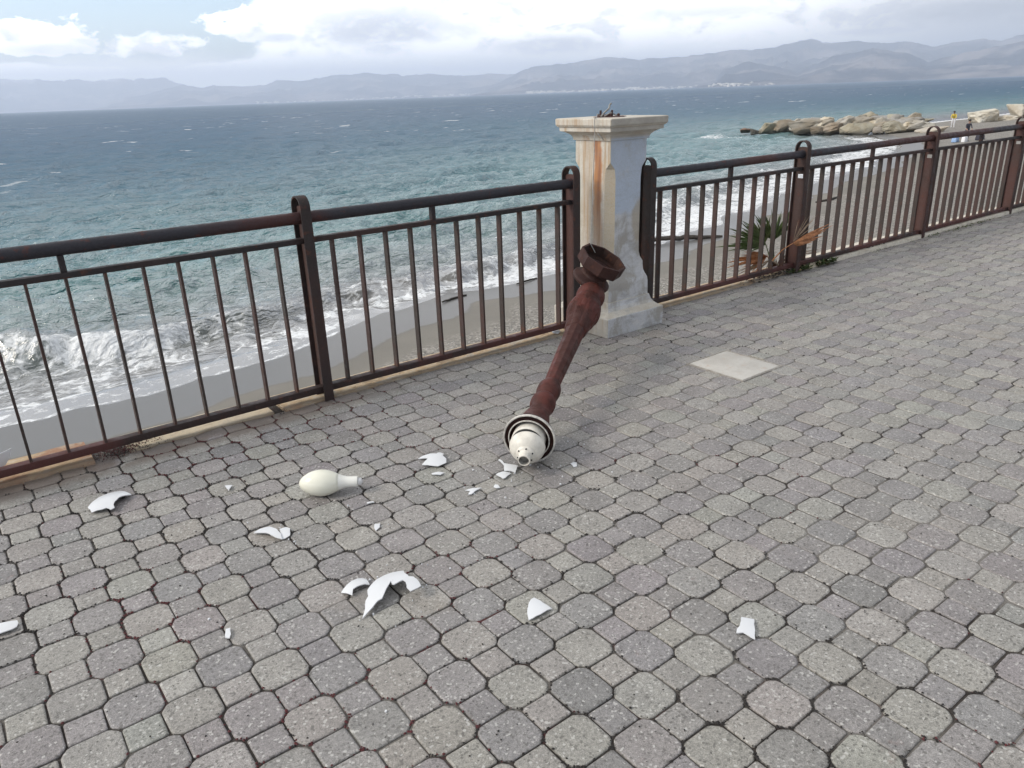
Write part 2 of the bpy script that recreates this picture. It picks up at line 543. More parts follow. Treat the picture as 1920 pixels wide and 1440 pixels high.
def m_marble():
    m, t, b, pos = material('weathered_marble')
    geo = t.new('ShaderNodeNewGeometry')
    X, Y, Z = t.sep(pos)
    nx, ny, nz = t.sep(geo.outputs['True Normal'])
    left = t.smooth(t.m('MULTIPLY', nx, -1.0), 0.55, 0.8)
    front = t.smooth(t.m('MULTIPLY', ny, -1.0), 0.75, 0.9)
    vein = t.noise(t.scale(pos, (3, 3, 9)), 1.2, 7, 0.65, 1.6)
    streak = t.noise(t.scale(pos, (38, 38, 1.6)), 1.0, 5, 0.6, 0.3)
    mott = t.noise(pos, 9, 6, 0.65)
    grit = t.noise(pos, 150, 4, 0.7)
    c = t.mix(t.smooth(mott, 0.35, 0.65), (0.57, 0.54, 0.475), (0.49, 0.44, 0.36))
    c = t.mix(t.m('MULTIPLY', t.smooth(streak, 0.48, 0.66), t.m('MULTIPLY', left, 0.9)), c, (0.40, 0.28, 0.17))
    # rust run on the face towards -X
    dy = t.m('ADD', t.m('SUBTRACT', Y, 3.605), t.m('MULTIPLY', t.m('SUBTRACT', t.noise(t.scale(pos, (4, 4, 6)), 1.5, 4), 0.5), 0.06))
    run = t.smooth(t.m('ABSOLUTE', dy), 0.048, 0.022)
    run = t.m('MULTIPLY', run, t.smooth(Z, 0.50, 0.95, 0.25, 1.0))
    run = t.m('MULTIPLY', t.m('MULTIPLY', run, t.smooth(Z, 1.215, 1.205)), t.m('MULTIPLY', left, t.smooth(streak, 0.25, 0.48, 0.5, 1.0)))
    c = t.mix(t.m('MULTIPLY', run, 0.95), c, t.mix(t.smooth(streak, 0.45, 0.65), (0.46, 0.20, 0.065), (0.27, 0.11, 0.05)))
    run2 = t.m('MULTIPLY', t.smooth(t.m('ABSOLUTE', t.m('ADD', dy, -0.095)), 0.035, 0.01), left)
    c = t.mix(t.m('MULTIPLY', run2, 0.3), c, (0.36, 0.22, 0.12))
    # promenade face: pale blue wash above, grey marble below, brown patch between
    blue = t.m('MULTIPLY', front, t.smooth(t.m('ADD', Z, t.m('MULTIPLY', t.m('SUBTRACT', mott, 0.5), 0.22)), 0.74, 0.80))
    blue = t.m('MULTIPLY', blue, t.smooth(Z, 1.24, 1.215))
    grey = t.mix(t.smooth(vein, 0.40, 0.66), (0.53, 0.54, 0.555), (0.43, 0.435, 0.45))
    gr2 = t.noise(t.scale(pos, (5, 5, 3.2)), 1.3, 8, 0.7, 0.6)
    grey = t.mix(t.smooth(gr2, 0.46, 0.60, 0, 0.85), grey, (0.33, 0.31, 0.275))
    grey = t.mix(t.m('MULTIPLY', t.smooth(gr2, 0.42, 0.34), 0.6), grey, (0.62, 0.61, 0.59))
    c = t.mix(t.m('MULTIPLY', front, t.smooth(Z, 1.24, 1.20)), c, grey)
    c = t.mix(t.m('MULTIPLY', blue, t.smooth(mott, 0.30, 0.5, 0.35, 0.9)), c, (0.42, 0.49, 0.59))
    bx = t.m('ADD', t.m('DIVIDE', t.m('SUBTRACT', X, 3.69), 0.075), t.m('MULTIPLY', t.m('SUBTRACT', mott, 0.5), 1.6))
    bz = t.m('DIVIDE', t.m('SUBTRACT', Z, 0.70), 0.16)
    bd = t.m('SQRT', t.m('ADD', t.m('MULTIPLY', bx, bx), t.m('MULTIPLY', bz, bz)))
    c = t.mix(t.m('MULTIPLY', t.m('MULTIPLY', front, t.smooth(bd, 1.05, 0.7)), 0.75), c, (0.36, 0.31, 0.23))
    # rough broken arris
    ar = t.m('MULTIPLY', t.m('MULTIPLY', t.smooth(t.m('MULTIPLY', nx, -1.0), 0.4, 0.55), t.smooth(t.m('MULTIPLY', ny, -1.0), 0.4, 0.55)), t.smooth(Z, 0.4, 0.45))
    c = t.mix(t.m('MULTIPLY', ar, 0.8), c, t.mix(t.smooth(grit, 0.4, 0.6), (0.44, 0.36, 0.25), (0.56, 0.50, 0.39)))
    # grey grime in the mouldings and the base veins
    c = t.mix(t.m('MULTIPLY', t.smooth(vein, 0.50, 0.62), t.smooth(Z, 0.42, 0.2, 0.10, 0.38)), c, (0.27, 0.27, 0.27))
    c = t.mix(t.smooth(grit, 0.4, 0.75, 0, 0.35), c, (0.22, 0.20, 0.17))
    c = t.mix(t.m('MULTIPLY', t.m('MULTIPLY', left, t.smooth(Z, 0.42, 0.25)), t.smooth(mott, 0.3, 0.6, 0.35, 0.75)), c, (0.40, 0.385, 0.35))
    cap = t.m('MULTIPLY', t.smooth(Z, 1.22, 1.24), front)
    c = t.mix(t.m('MULTIPLY', cap, t.smooth(mott, 0.3, 0.7, 0.35, 0.7)), c, (0.28, 0.27, 0.25))
    t.l.new(c, b.inputs['Base Color'])
    b.inputs['Roughness'].default_value = 0.7
    t.l.new(t.bump(t.m('ADD', t.m('MULTIPLY', mott, 0.6), t.m('MULTIPLY', grit, t.m('ADD', 0.25, ar))), 0.5, 0.008), b.inputs['Normal'])
    return m


def m_slab():
    m, t, b, pos = material('pale_concrete')
    n = t.noise(pos, 7, 6, 0.65)
    g = t.noise(pos, 130, 4, 0.65)
    c = t.mix(t.smooth(n, 0.35, 0.68), (0.50, 0.485, 0.45), (0.42, 0.40, 0.365))
    c = t.mix(t.m('MULTIPLY', t.smooth(t.noise(pos, 15, 5, 0.7), 0.56, 0.68), 0.5), c, (0.43, 0.33, 0.25))
    c = t.mix(t.smooth(g, 0.45, 0.75, 0, 0.3), c, (0.3, 0.28, 0.25))
    t.l.new(c, b.inputs['Base Color'])
    b.inputs['Roughness'].default_value = 0.75
    t.l.new(t.bump(g, 0.3, 0.002), b.inputs['Normal'])
    return m


def m_sand():
    m, t, b, pos = material('beach_sand')
    s = t.attr('shore')
    n = t.noise(pos, 0.5, 5, 0.6)
    f = t.noise(pos, 60, 4, 0.75)
    pc = t.vor(pos, 16, 'F1', 'Color')
    pd = t.vor(pos, 16, 'F1', 'Distance')
    pv = t.sep(pc)[0]
    dry = t.mix(t.smooth(n, 0.3, 0.7), (0.225, 0.21, 0.182), (0.19, 0.178, 0.157))
    wet = (0.135, 0.132, 0.127)
    w = t.smooth(t.m('ADD', s, t.m('MULTIPLY', t.m('SUBTRACT', n, 0.5), 0.9)), -1.75, -1.5)
    c = t.mix(w, dry, wet)
    # gravel belt under the wall
    gz = t.smooth(t.m('ADD', s, t.m('MULTIPLY', t.m('SUBTRACT', n, 0.5), 4.0)), -2.7, -3.7)
    peb = t.mix(t.smooth(pv, 0.1, 0.9), (0.14, 0.13, 0.12), (0.48, 0.45, 0.41))
    c = t.mix(t.m('MULTIPLY', gz, t.smooth(pd, 0.5, 0.2, 0.3, 0.85)), c, peb)
    c = t.mix(t.smooth(f, 0.35, 0.75, 0, 0.45), c, t.mix(0.6, c, (0.08, 0.075, 0.07)))
    t.l.new(c, b.inputs['Base Color'])
    t.put(b.inputs['Roughness'], t.smooth(w, 0, 1, 0.92, 0.36))
    b.inputs['Specular IOR Level'].default_value = 0.33
    h = t.m('ADD', t.m('MULTIPLY', f, 0.3), t.m('MULTIPLY', t.m('MULTIPLY', gz, t.smooth(pd, 0.5, 0.0)), 1.2))
    bs = t.bump(h, 0.6, 0.03)
    nm = t.new('ShaderNodeMix', data_type='VECTOR')
    t.put(nm.inputs[0], t.m('MULTIPLY', w, 0.8))
    t.l.new(bs, nm.inputs[4])
    t.l.new(t.new('ShaderNodeNewGeometry').outputs['Normal'], nm.inputs[5])
    t.l.new(nm.outputs[1], b.inputs['Normal'])
    return m


def m_sea():
    m, t, b, pos = material('sea_water')
    s = t.attr('shore')
    fo = t.attr('foam')
    flat = t.scale(pos, (1, 1, 0))
    n0 = t.noise(t.scale(flat, (0.35, 1, 1)), 0.05, 4, 0.55)
    ss = t.m('ADD', s, t.m('MULTIPLY', t.m('SUBTRACT', n0, 0.5), t.m('MULTIPLY', t.smooth(s, 0, 60), 40.0)))
    c = t.ramp(t.m('MULTIPLY', t.smooth(t.m('POWER', t.m('DIVIDE', t.m('MAXIMUM', ss, 0.0), 260.0), 0.5), 0.0, 1.0), 1.0),
               [(0.0, (0.145, 0.140, 0.132)), (0.02, (0.140, 0.138, 0.131)), (0.06, (0.145, 0.185, 0.18)), (0.13, (0.070, 0.180, 0.182)),
                (0.24, (0.045, 0.142, 0.172)), (0.42, (0.034, 0.108, 0.164)), (0.7, (0.030, 0.092, 0.158)), (1.0, (0.030, 0.086, 0.156))])
    # shallow turquoise bay in the lee of the breakwater
    X, Y, Z = t.sep(pos)
    bay = t.m('MULTIPLY', t.smooth(X, 26, 44), t.smooth(s, 7, 13))
    bay = t.m('MULTIPLY', bay, t.m('MULTIPLY', t.smooth(X, 84, 72), t.smooth(s, 40, 20)))
    c = t.mix(t.m('MULTIPLY', bay, 0.75), c, (0.075, 0.195, 0.21))
    # foam
    fa = t.noise(t.scale(flat, (0.75, 1.25, 1)), 1.5, 9, 0.66, 1.1)
    fb = t.noise(flat, 7.0, 5, 0.65, 0.8)
    lace = t.vor(t.vm('ADD', flat, t.vm('SCALE', t.new('ShaderNodeTexNoise').outputs['Color'])), 1.5, 'DISTANCE_TO_EDGE')
    net = t.smooth(lace, 0.14, 0.02)
    fv = t.m('ADD', t.m('MULTIPLY', fa, 0.72), t.m('ADD', t.m('MULTIPLY', fb, 0.28), t.m('MULTIPLY', net, 0.07)))
    fm = t.smooth(t.m('ADD', fv, fo), 1.00, 1.16)
    # whitecaps on the open water
    wv = t.noise(t.scale(flat, (0.16, 0.55, 1)), 0.55, 5, 0.62, 0.4)
    wg = t.noise(flat, 0.02, 3, 0.5)
    far = t.smooth(s, 25, 90)
    wcap = t.m('MULTIPLY', t.smooth(t.m('ADD', wv, t.m('MULTIPLY', wg, 0.12)), 0.705, 0.745), far)
    wf = t.noise(t.scale(flat, (0.02, 0.075, 1)), 0.5, 5, 0.65, 0.3)
    wcap = t.m('MAXIMUM', wcap, t.m('MULTIPLY', t.smooth(wf, 0.645, 0.68), t.smooth(s, 250, 600)))
    fm = t.m('MAXIMUM', fm, t.m('MULTIPLY', wcap, 0.85))
    c = t.mix(t.m('MULTIPLY', fm, t.smooth(fb, 0.30, 0.62, 0.62, 1.0)), c, (0.78, 0.80, 0.81))
    t.l.new(c, b.inputs['Base Color'])
    b.inputs['Specular IOR Level'].default_value = 0.0
    b.inputs['Roughness'].default_value = 1.0
    rb = t.smooth(t.m('POWER', t.m('MAXIMUM', s, 0.0), 0.5), 1.5, 22.0, 0.10, 0.30)
    h1 = t.noise(t.scale(flat, (0.55, 1.0, 1)), 2.6, 6, 0.6, 0.4)
    h2 = t.noise(t.scale(flat, (0.5, 1.0, 1)), 0.42, 5, 0.62, 0.5)
    h3 = t.noise(t.scale(flat, (0.45, 1.0, 1)), 0.10, 4, 0.6, 0.4)
    b1 = t.bump(h1, 0.8, 0.20)
    b2 = t.bump(h2, 0.95, 0.9, b1)
    far2 = t.smooth(s, 40, 200)
    b3 = t.new('ShaderNodeBump')
    t.put(b3.inputs['Strength'], t.m('MULTIPLY', far2, 0.8))
    b3.inputs['Distance'].default_value = 3.2
    t.put(b3.inputs['Height'], h3)
    t.l.new(b2, b3.inputs['Normal'])
    nm = t.new('ShaderNodeMix', data_type='VECTOR')
    t.put(nm.inputs[0], t.smooth(s, 0.6, 3.0))
    t.l.new(t.new('ShaderNodeNewGeometry').outputs['Normal'], nm.inputs[4])
    t.l.new(b3.outputs[0], nm.inputs[5])
    t.l.new(nm.outputs[1], b.inputs['Normal'])
    gl = t.new('ShaderNodeBsdfGlossy')
    t.put(gl.inputs['Roughness'], rb)
    t.l.new(nm.outputs[1], gl.inputs['Normal'])
    fre = t.new('ShaderNodeFresnel')
    fre.inputs['IOR'].default_value = 1.333
    t.l.new(nm.outputs[1], fre.inputs['Normal'])
    # a rough sea never shows full grazing reflection: its facets lean towards the eye
    ff = t.m('MULTIPLY', fre.outputs[0], t.smooth(t.m('POWER', t.m('MAXIMUM', s, 0.0), 0.5), 1.0, 9.0, 0.46, 0.21))
    ff = t.m('MULTIPLY', ff, t.m('SUBTRACT', 1.0, t.m('MULTIPLY', fm, 0.85)))
    mx = t.new('ShaderNodeMixShader')
    t.l.new(ff, mx.inputs[0])
    t.l.new(b.outputs[0], mx.inputs[1])
    t.l.new(gl.outputs[0], mx.inputs[2])
    t.l.new(mx.outputs[0], m.node_tree.nodes['Material Output'].inputs['Surface'])
    return m


def m_rock():
    m, t, b, pos = material('breakwater_rock')
    oc = t.new('ShaderNodeObjectInfo').outputs['Color']
    n = t.noise(pos, 0.9, 7, 0.65, 0.5)
    f = t.noise(t.scale(pos, (1, 1, 2.2)), 3.2, 6, 0.7)
    c = t.mix(t.smooth(n, 0.35, 0.65, 0, 0.75), oc, t.vm('MULTIPLY', oc, (0.72, 0.64, 0.52)))
    c = t.mix(t.smooth(f, 0.55, 0.75, 0, 0.55), c, t.vm('MULTIPLY', oc, (0.45, 0.43, 0.42)))
    Z = t.sep(pos)[2]
    c = t.mix(t.smooth(t.m('ADD', Z, t.m('MULTIPLY', n, 0.7)), -2.75, -3.15, 0, 0.7), c, (0.07, 0.065, 0.055))
    t.l.new(c, b.inputs['Base Color'])
    b.inputs['Roughness'].default_value = 0.9
    t.l.new(t.bump(t.m('ADD', n, t.m('MULTIPLY', f, 0.5)), 0.7, 0.25), b.inputs['Normal'])
    return m


def m_mount():
    m, t, b, pos = material('wooded_hills')
    n = t.noise(pos, 0.0017, 8, 0.62)
    f = t.noise(pos, 0.0066, 6, 0.65)
    c = t.mix(t.smooth(n, 0.45, 0.62), (0.020, 0.027, 0.036), (0.21, 0.185, 0.175))  # sunlit patches painted as a paler colour over the dark woods
    c = t.mix(t.smooth(f, 0.58, 0.72, 0, 0.6), c, (0.24, 0.21, 0.17))
    Z = t.sep(pos)[2]
    sn = t.smooth(t.m('ADD', Z, t.m('MULTIPLY', f, 300.0)), 590, 720)
    c = t.mix(t.m('MULTIPLY', sn, t.smooth(n, 0.45, 0.6)), c, (0.75, 0.77, 0.8))
    t.l.new(c, b.inputs['Base Color'])
    b.inputs['Roughness'].default_value = 1.0
    b.inputs['Specular IOR Level'].default_value = 0.0
    return m


M_paver, M_joint, M_kerb, M_marble, M_slab = m_paver(), m_joint(), m_kerb(), m_marble(), m_slab()
M_sand, M_sea, M_rock, M_mount = m_sand(), m_sea(), m_rock(), m_mount()

# ------------------------------------------------------------------ shoreline
SHX = np.array([-400, -30, 0, 3, 5.5, 8, 10.5, 13, 16, 20, 27, 38, 48, 62, 70, 76, 90, 120, 400, 4000.])
SHY = np.array([20, 15.5, 15.0, 14.9, 15.2, 16.3, 17.0, 17.2, 17.3, 17.7, 20, 23.5, 25.6, 31, 35, 41, 48, 50, 50, 50.])


def shore(x, y):
    return y - np.interp(x, SHX, SHY) + (fbm(x * 0.45, y * 0.1, 4, 3) - 0.5) * 1.3


# ------------------------------------------------------------------ sea
def make_sea():
    r = np.exp(np.linspace(math.log(9.5), math.log(17800), 900))
    a = np.radians(np.linspace(-40, 105, 720))
    RR, AA = np.meshgrid(r, a, indexing='ij')
    x, y = (RR * np.sin(AA)).ravel(), (RR * np.cos(AA)).ravel()
    rr = RR.ravel()
    s = shore(x, y)
    z = np.zeros_like(x)
    cell = rr * 0.0087
    g = np.random.default_rng(3)
    for k in range(46):
        lam = 0.45 * (26 / 0.45) ** (k / 45)
        th = g.normal(0, 0.55) + math.pi
        kx, ky = math.sin(th) * 2 * math.pi / lam, math.cos(th) * 2 * math.pi / lam
        ph = g.uniform(0, 6.28)
        amp = 0.023 * lam ** 0.42 * (1.0 if lam < 4 else (4 / lam) ** 0.6)
        fade = np.clip((lam / cell - 2.2) / 2, 0, 1)
        wob = 1.2 * fbm(x / (lam * 5), y / (lam * 5), 2, 50 + k)
        q = np.sin(kx * x + ky * y + ph + wob * 3)
        z += amp * fade * (1 - 2 * np.abs(q) ** 0.8 if k % 2 else q)
    z *= np.clip((s - 1.0) / 8.0, 0.0, 1.0) ** 0.8
    # breaker
    scx = np.interp(x, [-30, 0, 3, 6, 8, 12, 16, 20, 30, 70], [4.6, 4.4, 4.0, 3.4, 2.6, 2.1, 2.7, 3.6, 4.5, 4]) + (fbm(x * 0.5, y * 0 + 3, 3, 9) - 0.5) * 1.5
    amp = np.interp(x, [-30, -3, 1, 4, 7, 9, 13, 16, 20, 30, 60, 90], [0.4, 0.5, 0.55, 0.42, 0.24, 0.26, 0.42, 0.40, 0.28, 0.22, 0.12, 0.05])
    d = s - scx
    ridge = np.where(d < 0, np.exp(-(d / 0.42) ** 2), np.exp(-(d / 1.5) ** 2))
    z += ridge * amp * (0.7 + 0.6 * fbm(x * 0.8, y * 0.8, 3, 21)) * (rr < 160)
    d2 = s - scx - 5.5 - (fbm(x * 0.2, y * 0, 2, 33) - 0.5) * 3
    z += np.where(d2 < 0, np.exp(-(d2 / 0.8) ** 2), np.exp(-(d2 / 2.2) ** 2)) * 0.22 * (rr < 200) * fbm(x * 0.25, y * 0.1, 2, 71)
    z += (fbm(x * 2.0, y * 2.0, 5, 14, 0.62) - 0.5) * 0.34 * np.clip(s, 0, 1) * np.exp(-((d + 0.5) / 1.3) ** 2) * (rr < 120)
    # foam amount
    left = np.clip((9 - x) / 5, 0, 1)
    rgt = np.clip((x - 17) / 6, 0, 1)
    fo = np.full_like(x, 0.05)
    fo = np.maximum(fo, 0.60 * np.where(d < 0, np.exp(-(d / 1.5) ** 2), np.exp(-(d / 0.55) ** 2)) * np.interp(x, [-5, 2, 6, 8, 12, 16, 20], [1, 1, 0.85, 0.72, 0.62, 0.8, 0.9]))
    inner = np.clip(s / 0.6, 0, 1) * np.clip((scx - s) / 1.2 + 0.4, 0, 1)
    fo = np.maximum(fo, inner * (0.45 + 0.14 * (1 - left) + 0.02 * rgt))
    fo = np.maximum(fo, rgt * 0.56 * np.clip(s / 0.5, 0, 1) * np.clip((9.0 - s) / 4, 0, 1) * np.interp(x, [34, 50, 66], [1, 0.72, 0.3]))
    fo = np.maximum(fo, 0.50 * np.clip((x - 5) / 3, 0, 1) * np.clip((19 - x) / 3, 0, 1) * np.clip(s, 0, 1) * np.clip((6.0 - s) / 2.5, 0, 1))
    fo = np.maximum(fo, 0.37 * np.clip((13 - s) / 6, 0, 1) * np.clip(s / 2, 0, 1))
    fo = np.maximum(fo, 0.52 * np.exp(-((s - 0.25) / 0.16) ** 2))
    fo += (fbm(x * 0.30, y * 0.5, 4, 41) - 0.5) * 0.30
    # wash round the foot of the rocks
    gx = np.interp(y, [34, 58], [77.5, 75.5])
    wash = np.exp(-((x - gx + 4.5) / 3.0) ** 2) * ((y > 37) & (y < 59)) + np.exp(-(((x - 75) ** 2 + (y - 58) ** 2) / 14))
    fo = np.maximum(fo, 0.44 * wash)
    fo *= np.clip(1 - (s - 30) / 60, 0, 1) * np.interp(x, [72, 80], [1, 0.15]) + np.interp(x, [76, 82], [0, -0.7])
    zz = -3.6 + z
    V = np.stack([x, y, zz], 1)
    o = grid_mesh('sea', V, 900, 720, M_sea, keep=(s > -0.6), attrs=(('shore', s), ('foam', fo)))
    return tag(o, kind='structure')


make_sea()


def beach_z(x, y, s):
    z = np.where(s < 0, -3.585 - s * 0.05, -3.585 - s * 0.09 - np.maximum(s - 1.2, 0) * 0.25)
    z += (fbm(x * 0.3, y * 0.3, 4, 61) - 0.5) * 0.10 * np.clip(-s / 3, 0, 1)
    return z


def make_beach():
    xs = np.concatenate([np.arange(-40, -5, 1.0), np.arange(-5, 25, 0.15), np.arange(25, 60, 0.4), np.arange(60, 160, 1.5), np.arange(160, 420, 20)])
    ys = np.concatenate([np.arange(3.9, 24, 0.15), np.arange(24, 46, 0.5)])
    XX, YY = np.meshgrid(xs, ys, indexing='ij')
    x, y = XX.ravel(), YY.ravel()
    s = shore(x, y)
    V = np.stack([x, y, beach_z(x, y, s)], 1)
    o = grid_mesh('beach', V, len(xs), len(ys), M_sand, attrs=(('shore', s),))
    tag(o, kind='structure')
    # pebbles lying in the gravel belt under the wall
    n = 15000
    px = np.concatenate([rng.uniform(0, 17, 11000), rng.uniform(12, 34, 4000)])
    py = np.interp(px, SHX, SHY) - rng.gamma(2.0, 0.8, n) - np.interp(px, [0, 4, 9, 20, 34], [2.2, 2.5, 3.1, 3.5, 3.9])
    okk = (py > 4.1)
    px, py = px[okk], py[okk]
    ok2 = fbm(px * 0.35, py * 0.9, 3, 77) > 0.40
    px, py = px[ok2], py[ok2]
    pz = beach_z(px, py, shore(px, py))
    base = [(1, 0, 0), (0.3, 0.95, 0.1), (-0.8, 0.6, 0), (-0.8, -0.6, 0), (0.3, -0.95, 0), (0.1, 0.1, 0.6)]
    fc = [(0, 1, 5), (1, 2, 5), (2, 3, 5), (3, 4, 5), (4, 0, 5)]
    mb = MB()
    for a, b, c in zip(px, py, pz):
        r = 0.008 + 0.026 * random.random() ** 2.0
        w = random.uniform(0, 6.28)
        cw, sw = math.cos(w) * r, math.sin(w) * r
        mb.add([(a + p[0] * cw - p[1] * sw, b + (p[0] * sw + p[1] * cw) * 0.8, c + p[2] * r * 1.1 - 0.002) for p in base], fc, random.choice((0, 0, 1, 2)))
    ms = [simple('pebble_dark', (0.13, 0.125, 0.115), 0.8), simple('pebble_grey', (0.26, 0.25, 0.235), 0.85), simple('pebble_pale', (0.40, 0.385, 0.35), 0.85)]
    tag(mb.build('pebbles', ms, smooth=180), kind='stuff', label='small grey and pale pebbles in a belt on the beach', cat='pebbles')


make_beach()

# ------------------------------------------------------------------ hills across the water
def ridge(name, D, depth, prof, seed, rough, rows=44):
    pa = np.array([p[0] for p in prof])
    pe = np.array([p[1] for p in prof])
    a = np.arange(pa.min(), pa.max() + 0.001, 0.04)
    e = np.interp(a, pa, pe) + (fbm(a * 1.6, a * 0 + seed, 7, seed, 0.62) - 0.5) * rough * 1.6
    H = np.tan(np.radians(np.maximum(e, 0.0))) * D + 5
    v = []
    for k in range(rows):
        q = k / (rows - 7)                     # 1 at the crest
        dist = D - depth * (1 - q)
        x, y = np.sin(np.radians(a)) * dist, np.cos(np.radians(a)) * dist
        if q <= 1:
            ua, vd = np.radians(a) * D / 1300.0, dist / 1300.0
            wx = fbm(ua * 0.8, vd * 0.8 + a * 0, 3, seed + 2) * 1.4
            n1_ = 1 - np.abs(2 * fbm(ua + wx, vd * 0.9 + wx + a * 0, 5, seed + 5) - 1) * 2.2
            n2_ = 1 - np.abs(2 * fbm(ua * 3.1 - wx, vd * 2.6 + a * 0, 5, seed + 9) - 1) * 2.2
            rg_ = np.clip(0.68 * n1_ + 0.32 * n2_, 0.0, 1.0)
            z = H * (q ** 1.15) * (1 - (1 - q ** 5) * 0.62 * (1 - rg_)) + H * 0.30 * (1 - q) * np.clip(q * 6, 0, 1) * rg_
        else:
            z = H * np.maximum(0, 1 - (q - 1) * 2.2)
        v.append(np.stack([x, y, z - 8], 1))
    V = np.concatenate(v)
    o = grid_mesh(name, V, rows, len(a), M_mount)
    return tag(o, kind='structure')


ridge('mountains', 17000, 3000, [(-30, 1.4), (-8, 1.7), (0, 2.1), (5.53, 1.93), (7.14, 1.78), (9.7, 1.72), (11.79, 1.73), (14.59, 1.73), (15.48, 1.32), (17.37, 0.88), (20, 0.3)], 5, 0.25)
ridge('mountains', 13500, 3200, [(9.5, 0.0), (10.89, 0.25), (12.51, 0.7), (13.48, 0.83), (14.82, 1.21), (15.64, 1.35), (16.41, 1.07), (17.42, 1.2), (18.57, 1.1), (20.79, 1.17), (21.52, 1.41), (23.61, 1.35), (24.7, 1.59), (27.58, 1.71), (29.74, 1.51), (32.32, 1.46), (34.16, 1.3), (35.84, 1.38), (37.51, 1.32), (39.0, 1.55), (43, 1.6), (47, 1.0)], 11, 0.16)
ridge('mountains', 11200, 3600, [(34.5, 0.1), (37.51, 1.22), (38.0, 1.42), (39.01, 1.82), (40.12, 1.81), (41.23, 1.81), (42.7, 2.03), (44.34, 2.17), (46.33, 1.95), (49.19, 2.0), (51.28, 2.17), (53.67, 2.23), (55.33, 2.31), (56.62, 2.59), (57.33, 2.68), (58.57, 2.37), (60.14, 2.41), (61.7, 2.2), (63.2, 2.15), (64.41, 1.87), (66.08, 2.1), (66.91, 2.14), (67.88, 1.99), (69.04, 2.23), (74, 2.5), (85, 2.0), (105, 1.5)], 23, 0.16)
ridge('mountains', 7600, 2100, [(49.8, 0.0), (51.4, 0.5), (52.03, 1.12), (53.55, 1.52), (55.44, 1.08), (56.64, 0.67), (57.74, 1.14), (58.66, 1.58), (60.97, 1.93), (62.82, 1.62), (64.24, 1.0), (65.36, 1.25), (67.27, 1.59), (69.09, 1.92), (74, 2.1), (85, 1.6), (105, 1.2)], 31, 0.12)


def town():
    mb = MB()
    g = random.Random(5)
    for k in range(430):
        a = R(g.choice((g.gauss(42.5, 2.6), g.gauss(39.5, 1.5), g.gauss(45.5, 1.6), g.uniform(20, 38), g.gauss(51.5, 2))))
        D = 7550 if a > R(38.5) else 10250
        if R(51) < a < R(56):
            D = 5470
        dd = D + g.uniform(0, 300)
        w, h = g.uniform(9, 30) * (D / 7000), g.uniform(5, 12) * (D / 8000)
        z = -3.6 + (dd - D) * 0.07
        x, y = math.sin(a) * dd, math.cos(a) * dd
        mb.box(x - w / 2, x + w / 2, y - w / 2, y + w / 2, z, z + h)
    m = simple('far_house_walls', (0.72, 0.68, 0.60), 0.9, 0.2, 0.01, 0.2, 0)
    tag(mb.build('distant_town', m), 'pale houses of a town strung along the far shore', 'town', kind='stuff')


town()


# ------------------------------------------------------------------ promenade paving
PP = 0.2408
HW, HS = 0.0712, 0.0492
OX, OY = 1.694, 0.842
MH = (3.30, 3.66, 2.33, 2.725)
oct_pts = [(HS, HW), (HW, HS), (HW, -HS), (HS, -HW), (-HS, -HW), (-HW, -HS), (-HW, HS), (-HS, HW)]
sq_pts = [(HS, HS), (HS, -HS), (-HS, -HS), (-HS, HS)]


def rounded(pts, k):
    out = []
    n = len(pts)
    for i in range(n):
        p, a, b = np.array(pts[i]), np.array(pts[i - 1]), np.array(pts[(i + 1) % n])
        for q in (a, b):
            d = q - p
            L = np.hypot(*d)
            out.append(p + d / L * min(k, 0.33 * L))
    return np.array(out)


JOINTS = []


